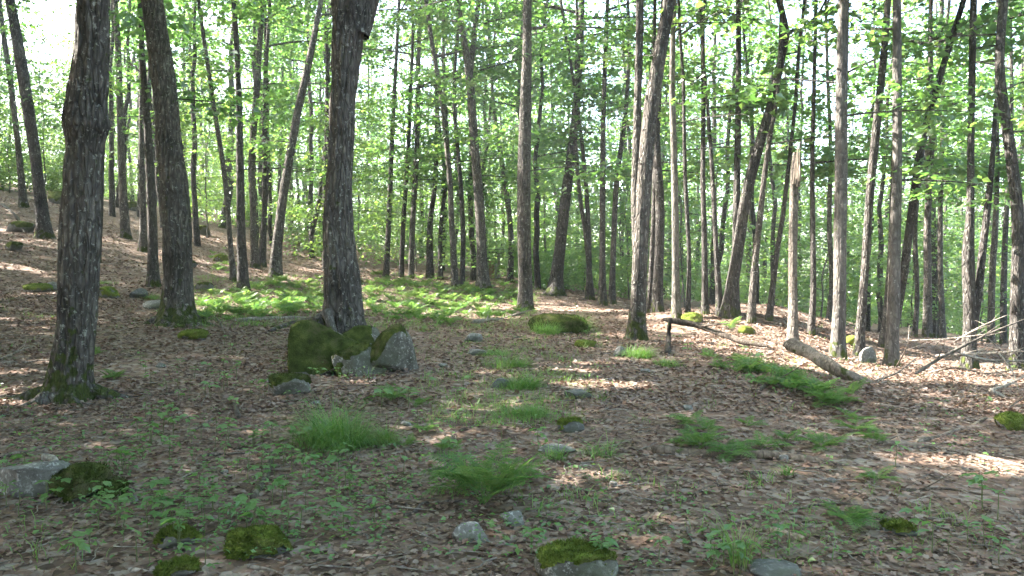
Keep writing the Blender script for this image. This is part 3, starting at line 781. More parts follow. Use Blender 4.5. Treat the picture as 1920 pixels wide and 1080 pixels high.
# --- far-off wood that reads as one mass
r = np.random.default_rng(900); n = 2200
yy = r.uniform(80, 125, n); xx = r.uniform(-1, 1, n) * (0.66 * yy + 5)
C = np.stack([xx, yy, ground(xx, yy) + r.uniform(0, 1, n) ** 1.4 * 16], 1)
D = r.normal(0, 1, (n, 3)) * [1, 1, .2]; D /= np.linalg.norm(D, axis=1, keepdims=True)
v, f = spray_leaves(r, C, D, r.uniform(.7, 1.7, n), 30, .38, thick=.2)
tag(link("distant_wood", new_mesh("distant_wood", v, f, [M_UNDER]), kind="stuff"), "far-off sunlit green wood closing the view behind all the trunks", "wood")

# ------------------------------------------------------------------ rocks
import bmesh
def ico(sub):
    bm = bmesh.new(); bmesh.ops.create_icosphere(bm, subdivisions=sub, radius=1.0)
    v = np.array([x.co[:] for x in bm.verts]); f = np.array([[q.index for q in p.verts] for p in bm.faces]); bm.free()
    return v, f
ICO = {k: ico(k) for k in (3, 4, 5)}
def vnormals(v, f):
    n = np.zeros_like(v); fn = np.cross(v[f[:, 1]] - v[f[:, 0]], v[f[:, 2]] - v[f[:, 0]])
    for k in range(3): np.add.at(n, f[:, k], fn)
    return n / (np.linalg.norm(n, axis=1, keepdims=True) + 1e-12)

def stone_geo(size, seed, cuts=7, rough=.08, sub=4, flat=.62, boxy=.72):
    v, f = ICO[sub]; v = np.sign(v) * np.abs(v) ** boxy; v /= np.abs(v).max(); r = np.random.default_rng(seed)
    for _ in range(cuts):
        n = r.normal(0, 1, 3) * [1, 1, .8]; n /= np.linalg.norm(n)
        d = r.uniform(flat, .9); e = v @ n - d
        v -= np.where(e > 0, e, 0)[:, None] * n * .93
    nn = v / np.linalg.norm(v, axis=1, keepdims=True)
    v += nn * (rough * noise3(v, seed, 2.2, 2) + rough * .4 * noise3(v, seed + 5, 8, 3) + rough * .22 * noise3(v, seed + 6, 24, 2))[:, None]
    return v * np.asarray(size), f

def moss_geo(v, f, seed, amount, lift, fuzz=0, updir=(0, 0, 1), fsize=.016):
    n = vnormals(v, f); up = np.asarray(updir, float); up /= np.linalg.norm(up)
    sc = 3.0 / max(np.ptp(v, axis=0).max(), .2)
    mk = n @ up * .8 + .5 * noise3(v, seed + 40, 2.3 * sc, 3) + .16 * noise3(v, seed + 43, 11 * sc, 2) + amount - .5
    keep = (mk[f] > -.02).all(1)
    if not keep.any(): return None
    ff = f[keep]; use, inv = np.unique(ff, return_inverse=True)
    h = lift * np.clip(mk / .28, 0, 1) ** .7 * (1 + .45 * noise3(v, seed + 41, 9 * sc, 2)) - .004
    mv = (v + n * h[:, None])[use]; mf = inv.reshape(-1, 3)
    s = Soup(); s.add(mv, mf, 0)
    if fuzz:
        r = np.random.default_rng(seed + 42)
        tri = r.integers(0, len(mf), fuzz); a, b = r.uniform(0, 1, (2, fuzz)); q = a + b > 1; a[q], b[q] = 1 - a[q], 1 - b[q]
        P = mv[mf[tri, 0]] + a[:, None] * (mv[mf[tri, 1]] - mv[mf[tri, 0]]) + b[:, None] * (mv[mf[tri, 2]] - mv[mf[tri, 0]])
        ax = n[use][mf[tri, 0]] + r.normal(0, .5, (fuzz, 3)) + [0, 0, .3]
        bv, bf = stamp(np.array([[-.16, 0, 0], [.16, 0, 0], [0, 1, 0]]), [[0, 1, 2]], P, frames(ax, r.normal(0, 1, (fuzz, 3))), fsize * r.uniform(.6, 1.6, fuzz))
        s.add(bv, bf, 0)
    return s

def rock(name, label, px, py, w, h, seed, moss=.0, lift=.02, cuts=7, rough=.09, sub=4, m=None, mm=None, depth=.8, cat="rock", group=None, fuzz=0, rz=None, sink=.25, flat=.62, updir=(0, 0, 1), parts=None):
    """w, h: visible width and height in photo pixels"""
    b = at(px, py); D = b[1]
    tv_ = (H - b[2]) / D
    W = w / F * D; Hh = max(h / F * D * .4, h / F * D - W * depth * .55 * tv_)
    b[1] += W * depth * .35; b[2] = gz(b[0], b[1])
    root = thing(name, label, cat, tuple(b), group)
    r = np.random.default_rng(seed)
    for (dx, dy, dz, sx, sy, sz, ms, *sl) in (parts or [(0, 0, 0, 1, 1, 1, moss)]):
        seed += 1
        sz_ = Hh * sz / (1 - sink * .5)
        v, f = stone_geo((W / 2 * sx * 1.1, W / 2 * depth * sy * 1.1, sz_ / 1.6), seed, cuts, rough, sub, flat)
        if sl:
            v[:, 2] *= 1 + sl[0] * v[:, 0] / (W / 2 * sx); v[:, 0] *= 1 - .22 * v[:, 2] / (sz_ / 1.6)
        a = r.uniform(-.5, .5) if rz is None else rz
        c, s_ = math.cos(a), math.sin(a); v = v @ np.array([[c, s_, 0], [-s_, c, 0], [0, 0, 1]])
        v += [dx * W, dy * W, sz_ * (.42 - sink * .5) + dz * Hh]
        st = link("stone", new_mesh("stone", v, f, [m or M_ROCK], True), root)
        if ms > 0:
            mo = moss_geo(v, f, seed, ms, lift, int(fuzz * sx), updir)
            if mo: link("moss", mo.mesh("moss", [mm or M_MOSS], True), st)
    return root

# the split boulder under the big maple: four blocks
rock("split_boulder", "large split mossy boulder with pale lichen patches under the big maple", 648, 704, 218, 104, 1010, cuts=12, rough=.075, sub=5, m=M_LICHEN, mm=M_MOSSD, depth=.6, sink=.18, flat=.44, fuzz=2500, rz=.1, updir=(-.4, -.35, .9), lift=.012,
     parts=[(-.2, .0, -.08, .80, .9, .86, .40, -.5), (.12, -.14, -.12, .5, .6, .72, .12, .15), (.31, .0, -.08, .50, .85, .86, .12, .45), (.04, .2, -.02, 1.0, .7, .84, .4, .05), (.02, -.2, -.3, .3, .4, .6, .3, .0)])
rock("lichen_boulder", "low grey lichen boulder with dark moss clumps and a stick lying over it", 70, 942, 200, 88, 1031, cuts=14, flat=.48, sub=5, depth=.7, rough=.11, lift=.03, fuzz=3500, sink=.2, m=M_PALE, mm=M_MOSSD,
     parts=[(-.12, .02, .05, .95, .9, 1.0, -.3, .15), (.33, -.1, 0, .46, .7, .75, .8), (.62, .0, -.05, .24, .4, .35, .9)])
rock("moss_capped_stone", "rounded grey stone with a bright moss cap half buried in leaves", 1084, 1094, 138, 66, 1040, moss=.06, cuts=5, sub=5, rough=.05, lift=.025, fuzz=2500, depth=.9, m=M_LICHEN)
rock("angular_stone", "pale angular slab of stone below the big fern", 868, 1020, 96, 36, 1051, sink=.6, cuts=12, flat=.38, m=M_PALE, depth=.7, rough=.05, rz=-.3, parts=[(0, 0, 0, 1, 1, 1, 0, .35)])
rock("grey_stone", "small grey stone half hidden under the big fern's stalks", 962, 985, 52, 28, 1052, sink=.6, moss=-.3, cuts=9, flat=.5, rough=.07, fuzz=500)
rock("moss_cushion", "plump bright green moss cushion beside a seedling leaf", 480, 1046, 104, 44, 1060, moss=.75, lift=.025, cuts=4, sub=5, m=M_ROCKD, fuzz=5000, cat="moss mound")
rock("mossy_stone", "mossy stone with a twig end poking out of it", 326, 1032, 66, 34, 1061, moss=.35, lift=.025, fuzz=2000)
rock("moss_cushion", "small yellowish moss cushion among seedlings, below the twig stone", 328, 1082, 58, 24, 1062, moss=.7, lift=.025, cuts=3, fuzz=2000, cat="moss mound")
rock("tilted_stone", "tilted dark green mossy stone between the grass clump and the boulder", 532, 742, 80, 42, 1063, moss=.45, cuts=8, flat=.5, lift=.015, mm=M_MOSSD, fuzz=1500, rz=.4)
rock("flat_moss_stone", "flat bright moss stone at the foot of the spreading roots", 360, 637, 54, 18, 1064, moss=1.1, lift=.02, fuzz=900)
rock("grey_stone", "pale round stone in the leaves beyond the boulder", 886, 641, 32, 15, 1065, cuts=5)
rock("grey_stone", "flat pale stone just below the round one in the leaves", 894, 666, 34, 12, 1066, cuts=6)
rock("flat_stone", "flat dark stone sunk in the path beside the grass patches", 1086, 748, 52, 16, 1067, m=M_ROCKD, cuts=8)
rock("grey_stone", "grey stone at the edge of a small grass patch", 936, 728, 32, 18, 1068, m=M_ROCKD)
rock("mossy_stone", "small stone with a yellow green moss top on the open leaves", 1072, 812, 44, 22, 1069, moss=.1, lift=.02, fuzz=700, m=M_ROCKD)
rock("flat_stone", "flat grey stone beside the thin grass", 1046, 852, 66, 16, 1070, cuts=8)
rock("flat_stone", "broad flat blue grey stone in front of the tall seedlings", 1466, 1088, 90, 30, 1071, cuts=8, m=M_ROCKD, depth=1.0, rough=.05)
rock("mossy_stone", "mossy stone beside the low fern of the open floor", 1692, 1008, 56, 22, 1072, moss=.2, lift=.02, fuzz=900, m=M_ROCKD)
rock("mossy_mound", "broad mossy mound overgrown with grass beside the straight grey maple", 1058, 625, 116, 34, 1073, moss=1.2, lift=.03, cuts=4, m=M_ROCKD, mm=M_MOSSD, fuzz=3500, rough=.16, cat="moss mound")
rock("flat_moss_stone", "flat mossy stone between the mound and the dark forked maple", 1102, 652, 40, 13, 1074, moss=.9, fuzz=500, m=M_ROCKD)
rock("grey_stone", "little jagged grey stone near the dark forked maple", 1163, 668, 24, 18, 1075, cuts=9)
rock("mossy_stone", "low mossy rock beside the slender bright maple", 1298, 606, 34, 16, 1076, moss=.8, fuzz=400)
rock("mossy_stone", "little mossy hump on the edge of the sunny leaf mound", 1402, 628, 26, 14, 1077, moss=.9, fuzz=300)
rock("grey_boulder", "grey boulder behind the slim crooked pale maple", 1632, 682, 30, 30, 1078, cuts=7)
rock("mossy_stone", "green mossy rock glowing in sun behind the log's end", 1606, 652, 30, 18, 1079, moss=1.0, fuzz=300)
rock("mossy_stone", "mossy green rock lying at the edge of the brush in sun", 1905, 806, 50, 28, 1080, moss=.9, fuzz=900, lift=.02)
rock("pale_stone", "small white stone on the lower slope", 90, 546, 22, 16, 1081, cuts=6)
rock("mossy_stone", "low moss covered rock beside the small white stone", 64, 548, 44, 14, 1082, moss=.9, fuzz=400)
rock("dark_stone", "dark stone with a brown hollow on the lower slope", 200, 560, 32, 18, 1083, m=M_ROCKD, moss=.4, fuzz=200)
rock("dark_stone", "dark squat stone near the slim maple's yellow foot", 256, 560, 30, 18, 1084, m=M_ROCKD)
rock("flat_stone", "grey flat stone lying against the spreading roots' uphill side", 288, 580, 44, 16, 1085, cuts=7)
rock("mossy_stone", "mossy rock high on the slope among dark twigs", 414, 492, 26, 14, 1086, moss=.8, fuzz=200)
for i, (x, y, w, h) in enumerate([(30,435,50,18),(160,415,40,14),(110,382,40,20),(250,395,30,14),(380,545,34,14),(376,440,30,14),(350,500,26,10),(20,470,30,12)]):
    rock("dark_stone", "dark mossy rock lying in the leaves of the hillside", x, y, w, h, 1100 + 3 * i, m=M_ROCKD, moss=.55, mm=M_MOSSD, group="dark rocks of the hillside", sub=3)
for i, (x, y, w, h) in enumerate([(250,945,16,14),(1470,866,18,12),(590,760,18,8),(700,640,20,10),(1290,770,18,10),(760,800,20,9),(1210,700,18,8),(300,690,16,9),(1150,910,14,8),(1560,905,16,9),(420,890,14,8),(830,690,18,8)]):
    rock("small_stone", "small grey stone lying loose in the leaf litter", x, y, w, h, 1150 + 3 * i, group="small loose stones", sub=3)
# root of the big maple creeping away over the leaves
P = np.array([at(505, 622), at(530, 614), at(560, 607), pt(595, 606, 12.1), pt(620, 590, 12.3)]) - np.array(T3.location)
S_ = spline(np.hstack([P, np.array([[.035], [.06], [.085], [.11], [.12]])]), 22)
v, q = tube(S_[:, :3], S_[:, 3], 14); link("root", new_mesh("root", v, q, [M_BARK], True, None, {"moss": np.full(len(v), .45)}), T3)
P = np.array([pt(612, 585, 12.0), pt(622, 612, 11.85), pt(632, 640, 11.75), pt(640, 664, 11.7)]) - np.array(T3.location)
v, q = tube(spline(P, 14), np.linspace(.075, .03, 14), 12); o = link("root", new_mesh("root", v, q, [M_BARKG], True, None, {"moss": np.zeros(len(v))}), T3); o.color = (.8, .8, .76, 1)

# ------------------------------------------------------------------ small hut far back in the stand
hb = at(915, 529, 38); hb = np.array([(914 - 960) / F * 38, 38.0, 0]); hb[2] = gz(hb[0], hb[1])
hut = thing("small_hut", "small weathered board hut with a flat dark roof, half hidden behind the dark curving maple", "hut", tuple(hb))
def box(x0, x1, y0, y1, z0, z1):
    v = np.array([[x, y, z] for z in (z0, z1) for y in (y0, y1) for x in (x0, x1)])
    f = np.array([[0, 2, 3, 1], [4, 5, 7, 6], [0, 1, 5, 4], [2, 6, 7, 3], [0, 4, 6, 2], [1, 3, 7, 5]]); return v, f
ZR = 3.08 - hb[2]
for sx in (-.5, .5):
    for sy in (0, .9):
        link("post", new_mesh("post", *box(sx - .045, sx + .045, sy - .045, sy + .045, -.2, ZR), [M_WOOD]), hut)
for i in range(7):
    x0 = -.44 + i * .127
    link("board", new_mesh("board", *box(x0, x0 + .118, -.03 - .006 * (i % 2), -.005, -.1, ZR - .42 - .02 * (i % 3)), [M_BOARD if i not in (4, 5) else M_RUST]), hut)
for i in range(6):
    y0 = .06 + i * .135
    for sx in (-.5, .5):
        link("board", new_mesh("board", *box(sx - .012, sx + .012, y0, y0 + .125, -.1, ZR - .4), [M_BOARD]), hut)
link("rail", new_mesh("rail", *box(-.54, .54, -.035, .03, ZR - .40, ZR - .33), [M_RUST]), hut)
rv, rf = box(-.72, .72, -.35, 1.15, ZR + .003, ZR + .08); rv[:, 2] += rv[:, 1] * .06
link("roof", new_mesh("roof", rv, rf, [M_ROOF]), hut)

# ------------------------------------------------------------------ logs, dead branches and twigs
def branch(name, label, pl, w, seed, m=None, color=(1, 1, 1), cat="branch", group=None, seg=10, lift=.4, moss=0, twigs=0, gnarl=.08, taper=.7):
    """pl: photo points on the ground (x, y) or in the air (x, y, distance)"""
    r = np.random.default_rng(seed)
    W = np.array([pt(*p) if len(p) == 3 else at(*p) for p in pl])
    D = W[:, 1].mean(); R = w / F * D / 2
    for i, p in enumerate(pl):
        if len(p) == 2: W[i, 2] += R * lift
    base = W[0].copy(); base[2] = gz(base[0], base[1]); P = spline(W - base, 8 * len(pl) + 8)
    n = len(P); P += noise3(P + seed, seed, 4 / max(np.ptp(P, axis=0).max(), .2) * 2, 2)[:, None] * r.normal(0, 1, 3) * R * .5
    tt_ = np.linspace(0, 1, n); rad = R * np.linspace(1.1, 1.1 * (1 - taper), n) * (1 - .45 * np.exp(-(tt_ / .035) ** 2) - .5 * np.exp(-((1 - tt_) / .04) ** 2))
    s = Soup()
    def shp(th, Q): return 1 + gnarl * (np.sin(3 * th + Q[:, :1] * 9 + seed) + .8 * np.sin(2 * th - Q[:, 1:2] * 13) + .8 * np.sin(Q[:, 2:3] * 21 + Q[:, :1] * 17))
    v, q = tube(P, rad, seg, shp); s.add(v, q)
    k = np.arange(seg)
    for e, row in ((0, 0), (n - 1, n - 1)):
        c = P[row] + (P[row] - P[row + (1 if row == 0 else -1)]) * .15
        a, b = row * seg + k, row * seg + (k + 1) % seg
        vv = np.vstack([v[row * seg:(row + 1) * seg], c]); s.add(vv, np.stack([k, (k + 1) % seg, np.full(seg, seg)], 1))
    me = s.mesh("wood", [m or M_WOOD], True, None)
    a = me.attributes.new("moss", 'FLOAT', 'POINT'); a.data.foreach_set("value", np.full(len(me.vertices), moss, np.float32))
    if twigs:
        root = thing(name, label, cat, tuple(base), group)
        o = link("stem", me, root); o.color = (*color, 1)
        for t in range(twigs):
            i = int(r.uniform(.2, .9) * (n - 2)); d = P[i + 1] - P[i]; d /= np.linalg.norm(d) + 1e-9
            sd_ = r.normal(0, 1, 3) * [1, 1, .45] + [0, 0, .35]; d = d * .8 + sd_ * .6; d /= np.linalg.norm(d)
            L = r.uniform(6, 16) * R + .12
            ts = np.linspace(0, 1, 7)[:, None]; tp = P[i] + L * ts * d + ts ** 2 * r.normal(0, .12, 3) * L
            tv, tq = tube(tp, rad[i] * np.linspace(.55, .12, 7), 5)
            tm = new_mesh("twig", tv, tq, [m or M_WOOD], True); to = link("twig", tm, root); to.color = (*color, 1)
        return root
    o = link(name, me, None, tuple(base)); o.color = (*color, 1)
    return tag(o, label, cat, group)

branch("fallen_log", "pale debarked fallen log lying on the ferny bank", [(1472, 644, 12.0), (1488, 648, 11.9), (1512, 660, 11.7), (1550, 680, 11.4), (1600, 708, 11.1), (1650, 738, 10.8)], 22, 1, color=(.7, .67, .63), cat="log", seg=20, taper=.25, gnarl=.11, moss=.2)
branch("dead_pole", "long dead pole lying off the ground from the stake to the bank", [(1244, 599, 14.2), (1290, 606, 14), (1340, 622, 13.7), (1384, 637, 13.2), (1440, 650, 12.6)], 11, 2, color=(.3, .28, .26), seg=10, taper=.3, twigs=2)
branch("broken_stake", "dark upright broken stake holding up the dead pole", [(1250, 664), (1251, 640, 14.1), (1254, 597, 14.1)], 10, 3, color=(.25, .24, .23), cat="stake", taper=.2)
branch("rotten_log", "dark half-buried rotten log in front of the fern patch", [(1225, 850), (1290, 853), (1400, 858), (1480, 863), (1600, 874)], 17, 4, color=(.6, .52, .46), cat="log", seg=14, taper=.35, gnarl=.15, lift=.2)
branch("long_branch", "long thin fallen branch running out from the ferns into the sun patch", [(1575, 825), (1660, 833), (1740, 841), (1830, 858), (1925, 878)], 12, 5, color=(.9, .82, .76), twigs=3, taper=.5)
branch("leaning_branch", "brown branch propped at a slant on the long thin one", [(1718, 834, 7.5), (1790, 808, 7.9), (1850, 784, 8.3)], 10, 6, color=(1.1, 1, .9), taper=.4)
branch("dark_branch", "thin dark branch lying along the bank under the fallen log", [(1418, 738), (1450, 719), (1510, 722), (1550, 729), (1608, 740)], 8, 7, color=(.55, .5, .46), twigs=2)
branch("pale_stick", "short pale stick lying beside the flat blue grey stone", [(1440, 1002), (1500, 1016), (1552, 1030)], 12, 8, color=(1.2, 1.05, .92), taper=.3)
branch("grey_branch", "grey crooked branch lying by the foot of the straight grey maple", [(885, 608), (940, 599), (984, 588)], 9, 9, color=(.9, .9, .88), twigs=2)
branch("grey_branch", "straight grey branch in front of the fern bed, beside the boulder", [(440, 604), (500, 601), (572, 598)], 10, 10, color=(1.1, 1.1, 1.08), taper=.3)
branch("lichen_stick", "short pale lichen covered stick draped over the low grey boulder", [(82, 852, 6.55), (104, 866, 6.45), (116, 890, 6.33), (124, 906, 6.25)], 13, 11, color=(1.5, 1.5, 1.48), taper=.2, gnarl=.12)
branch("thin_stick", "thin dark stick lying just uphill of the low grey boulder", [(0, 862), (40, 852), (92, 838)], 7, 12, color=(.8, .75, .7))
branch("pale_branch", "forked pale branch beside the burl maple's foot", [(0, 676), (28, 664), (56, 652)], 6, 13, color=(1.3, 1.25, 1.2), twigs=2)
branch("pale_branch", "long straight pale branch lying toward the burl maple's foot", [(0, 684), (50, 681), (94, 679)], 7, 14, color=(1.2, 1.15, 1.1))
branch("thin_stick", "long thin dark stick crossing the leaves below the grass clump", [(372, 856), (440, 854), (500, 851), (560, 854), (622, 857)], 7, 15, color=(.55, .52, .5), twigs=2)
branch("mossy_stub", "dark rotting stub lying end-on below the long thin stick", [(474, 938), (488, 915), (500, 890), (512, 868)], 17, 16, color=(.6, .58, .5), moss=.35, taper=.4)
branch("dark_stub", "short dark stub standing in the leaves above the long stick", [(450, 785), (442, 768), (432, 750)], 10, 17, color=(.5, .48, .46))
branch("thin_stick", "slanting thin stick near the short dark stub", [(340, 828), (370, 805), (400, 786)], 5, 18, color=(.8, .75, .7))
branch("thin_stick", "thin pale stick lying beside the low seedlings of the near floor", [(120, 1046), (140, 1030), (152, 1020)], 6, 19, color=(1.2, 1.1, 1))
branch("thin_stick", "curved grey twig at the edge of the twig stone", [(326, 1030), (345, 1020), (368, 1016)], 8, 20, color=(1.1, 1.05, 1))
branch("thin_stick", "dark stick lying beside the pale slab", [(758, 972), (780, 960), (805, 945)], 10, 21, color=(.6, .58, .55))
branch("thin_stick", "long dark stick between the grass clump and the small grass patch", [(860, 810), (890, 800), (915, 788)], 7, 22, color=(.6, .5, .45))
branch("thin_stick", "thin forked stick near the spreading roots", [(395, 590), (412, 605), (422, 630)], 5, 23, color=(.8, .78, .75), twigs=1)
branch("fallen_limb", "dark fallen limb high on the slope with upturned twigs", [(4, 385), (30, 410), (48, 440)], 8, 24, color=(.5, .5, .5), twigs=3)
for i, pl in enumerate([[(1480,960),(1560,948),(1650,955)], [(1690,925),(1760,918),(1850,930)], [(1740,1000),(1810,985),(1900,1000)], [(1300,930),(1340,915),(1400,920)], [(1640,760),(1720,772),(1800,768)], [(1180,790),(1240,800),(1300,795)], [(1610,1040),(1680,1030),(1740,1046)]]):
    branch("fallen_stick", "long thin brown stick lying low on the open leaf litter", pl, 7 if i < 4 else 6, 140 + i, color=(.7, .62, .55) if i % 2 else (.95, .88, .8), twigs=2, seg=7, group="long thin sticks on the open litter")
# bleached brush pile: every branch by itself
BR = [([(1716,700,11.5),(1770,668,11.8),(1850,628,12),(1925,596,12.2)],7,.75),([(1756,668,12),(1840,663,11.6),(1925,658,11.2)],8,1.5),([(1800,664,11),(1860,676,11),(1925,676,11)],7,1.3),
      ([(1856,732,9.6),(1888,722,9.8),(1925,704,10)],9,1.7),([(1856,732,9.6),(1890,750,9.6),(1925,776,9.5)],9,1.7),([(1700,640,12.5),(1790,634,12.3),(1880,622,12)],4,1.2),
      ([(1740,700),(1790,690,11.5),(1850,700,11.5),(1925,690,11.5)],5,1.1),([(1820,754,9.4),(1855,765,9.4),(1880,780,9.3)],6,1.2),([(1830,800,8.6),(1870,778,8.8),(1925,742,9)],5,.9),
      ([(1690,735),(1740,728),(1800,722)],5,1.1),([(1640,715),(1680,700,11.8),(1720,670,12)],5,1.0),([(1790,640,12.4),(1840,612,12.3),(1890,590,12.2)],4,1.4),
      ([(1870,660,10.6),(1895,690,10.4),(1910,730,10.2)],5,1.3),([(1680,690),(1700,650,12.4),(1705,610,12.6)],4,.8),([(1746,760),(1800,748),(1860,742)],5,1.0),([(1630,730),(1660,716),(1700,712)],5,1.2)]
for i, (pl, w, c) in enumerate(BR):
    w *= .9; c *= .9
    branch("brush_branch", "bleached bare branch lying in the tangled brush pile" if c > .9 else "dark bare branch in the tangled brush pile", pl, w, 40 + i, color=(c, c * .97, c * .94),
           group="bleached branches of the brush pile" if c > .9 else "dark branches of the brush pile", twigs=4, seg=7, taper=.6)
# loose twigs
r = np.random.default_rng(77)
for i in range(46):
    x, y = r.uniform(20, 1900), 1075 - 440 * r.uniform() ** 1.4
    a = r.uniform(-.6, .6); L = r.uniform(30, 110) * (y - 430) / 500
    b = r.uniform(-12, 12)
    try_pl = [(x, y), (x + L * .5 * math.cos(a) + 3, y + L * .18 * math.sin(a) + b * .2), (x + L * math.cos(a), y + L * .4 * math.sin(a))]
    c = r.uniform(.5, 1.35)
    branch("twig", "thin dry twig lying loose on the leaf litter", try_pl, r.uniform(3, 6) * (y - 430) / 500 + 1, 200 + i, color=(c, c * .95, c * .9), cat="twig", group="loose twigs on the leaf litter", seg=6, twigs=0, gnarl=.15)

# ------------------------------------------------------------------ grass tufts
def blades(r, n, rad, hgt, width, droop=1.0, rx=1.0, dome=True, ns=6):
    """arching blades: built as strips"""
    a = r.uniform(0, TAU, n); q = np.sqrt(r.uniform(0, 1, n))
    bx, by = q * np.cos(a) * rad * rx, q * np.sin(a) * rad
    L = hgt * r.uniform(.6, 1.25, n) * (1.15 - .35 * q ** 2 if dome else 1)
    az = a + r.normal(0, .7, n); lean = (.15 + .55 * q) * droop * r.uniform(.5, 1.4, n)
    curl = r.uniform(.5, 1.5, n) * droop
    d = np.stack([np.cos(az), np.sin(az)], 1); sd = np.stack([-np.sin(az), np.cos(az)], 1) * (width * r.uniform(.6, 1.3, n))[:, None]
    V = []; ang = lean.copy(); p = np.stack([bx, by, np.zeros(n)], 1)
    for k in range(ns):
        t = k / (ns - 1); w = (1 - t ** 2) * .5 + .02
        V.append(np.stack([p + np.c_[sd * w, np.zeros(n)], p - np.c_[sd * w, np.zeros(n)]], 1))
        st = L / (ns - 1)
        p = p + np.c_[d * (np.sin(ang) * st)[:, None], np.cos(ang) * st]
        ang = np.minimum(ang + curl * 1.8 / (ns - 1), 2.3)
    V = np.stack(V, 1).reshape(n, ns * 2, 3)
    f = np.array([[2 * k, 2 * k + 1, 2 * k + 3, 2 * k + 2] for k in range(ns - 1)])
    F_ = (f[None] + (np.arange(n) * ns * 2)[:, None, None]).reshape(-1, 4)
    return V.reshape(-1, 3), F_
def tuft(label, px, py, w, h, n, seed, droop=1.0, wid=.005, ry=.55, group=None):
    b = at(px, py); D = b[1]; R = w / F * D / 2
    b[1] += R * ry * .8; b[2] = gz(b[0], b[1])
    r = np.random.default_rng(seed)
    S2 = Soup(); nc = 9
    for i in range(nc):
        a, q = r.uniform(0, TAU), math.sqrt(r.uniform()) * .62
        v, f = blades(r, max(6, int(n / nc * r.uniform(.6, 1.4))), R * .38, h / F * D * r.uniform(.65, 1.3) * (1.2 - .5 * q), wid, droop * r.uniform(.8, 1.3))
        S2.add(v + [R * q * math.cos(a), R * ry * q * math.sin(a) * 1.2, 0], f)
    v, f = np.concatenate(S2.v), np.concatenate(S2.f[(4, 0)])
    v[:, 2] += ground(v[:, 0] + b[0], v[:, 1] + b[1]) - b[2]
    return tag(link("grass_tuft", new_mesh("grass_tuft", v, f, [M_GRASS], False), None, tuple(b)), label, "grass", group)
tuft("large dense clump of drooping fine grass on the open leaves", 634, 842, 190, 92, 1700, 1, wid=.004)
tuft("shaggy low skirt of grass beside the large grass clump", 715, 838, 80, 44, 420, 2, wid=.004)
tuft("bright upright grass tuft beside a small grey stone on the path", 980, 732, 100, 42, 520, 3)
tuft("thin pale grass patch uphill of the bright path tuft", 955, 692, 90, 40, 380, 4)
tuft("broad soft grass patch below the bright path tuft", 985, 785, 110, 34, 420, 5)
tuft("thin leaning yellow green grass blades beside the flat grey stone", 1130, 862, 80, 62, 90, 6, droop=1.2)
tuft("short yellow green grass by the flat grey stone", 1040, 866, 70, 36, 130, 7)
tuft("rounded dense grass tuft at the foot of the dark forked maple", 1206, 672, 66, 36, 600, 8)
tuft("low grass spreading beside the dark forked maple's tuft", 1240, 690, 110, 18, 420, 9)
tuft("grass hummock on the mossy mound, the taller one", 1086, 624, 70, 40, 700, 10)
tuft("grass hummock leaning off the mossy mound's near edge", 1024, 628, 70, 34, 600, 11)
tuft("small grass tuft growing in the boulder's cleft", 662, 640, 34, 36, 60, 12)
tuft("low yellowish grass along the path above the pale tuft", 930, 668, 80, 22, 260, 13)
tuft("tall thin grass stems with narrow leaves on the near floor", 1392, 1070, 70, 110, 70, 14, droop=.5)
tuft("small spiky pale grass tuft in front of the rotten log", 1476, 895, 34, 34, 36, 15, droop=.9)
tuft("low grass on the slope near the slim maple's foot", 190, 535, 60, 12, 200, 16)
tuft("grassy fringe by the hidden flat stone below the slope", 280, 562, 50, 16, 200, 17)
tuft("grass tuft growing at the fallen log's shaded side", 1420, 700, 90, 36, 420, 18)
tuft("grass tuft among the ferns under the fallen log", 1490, 712, 80, 36, 380, 19)

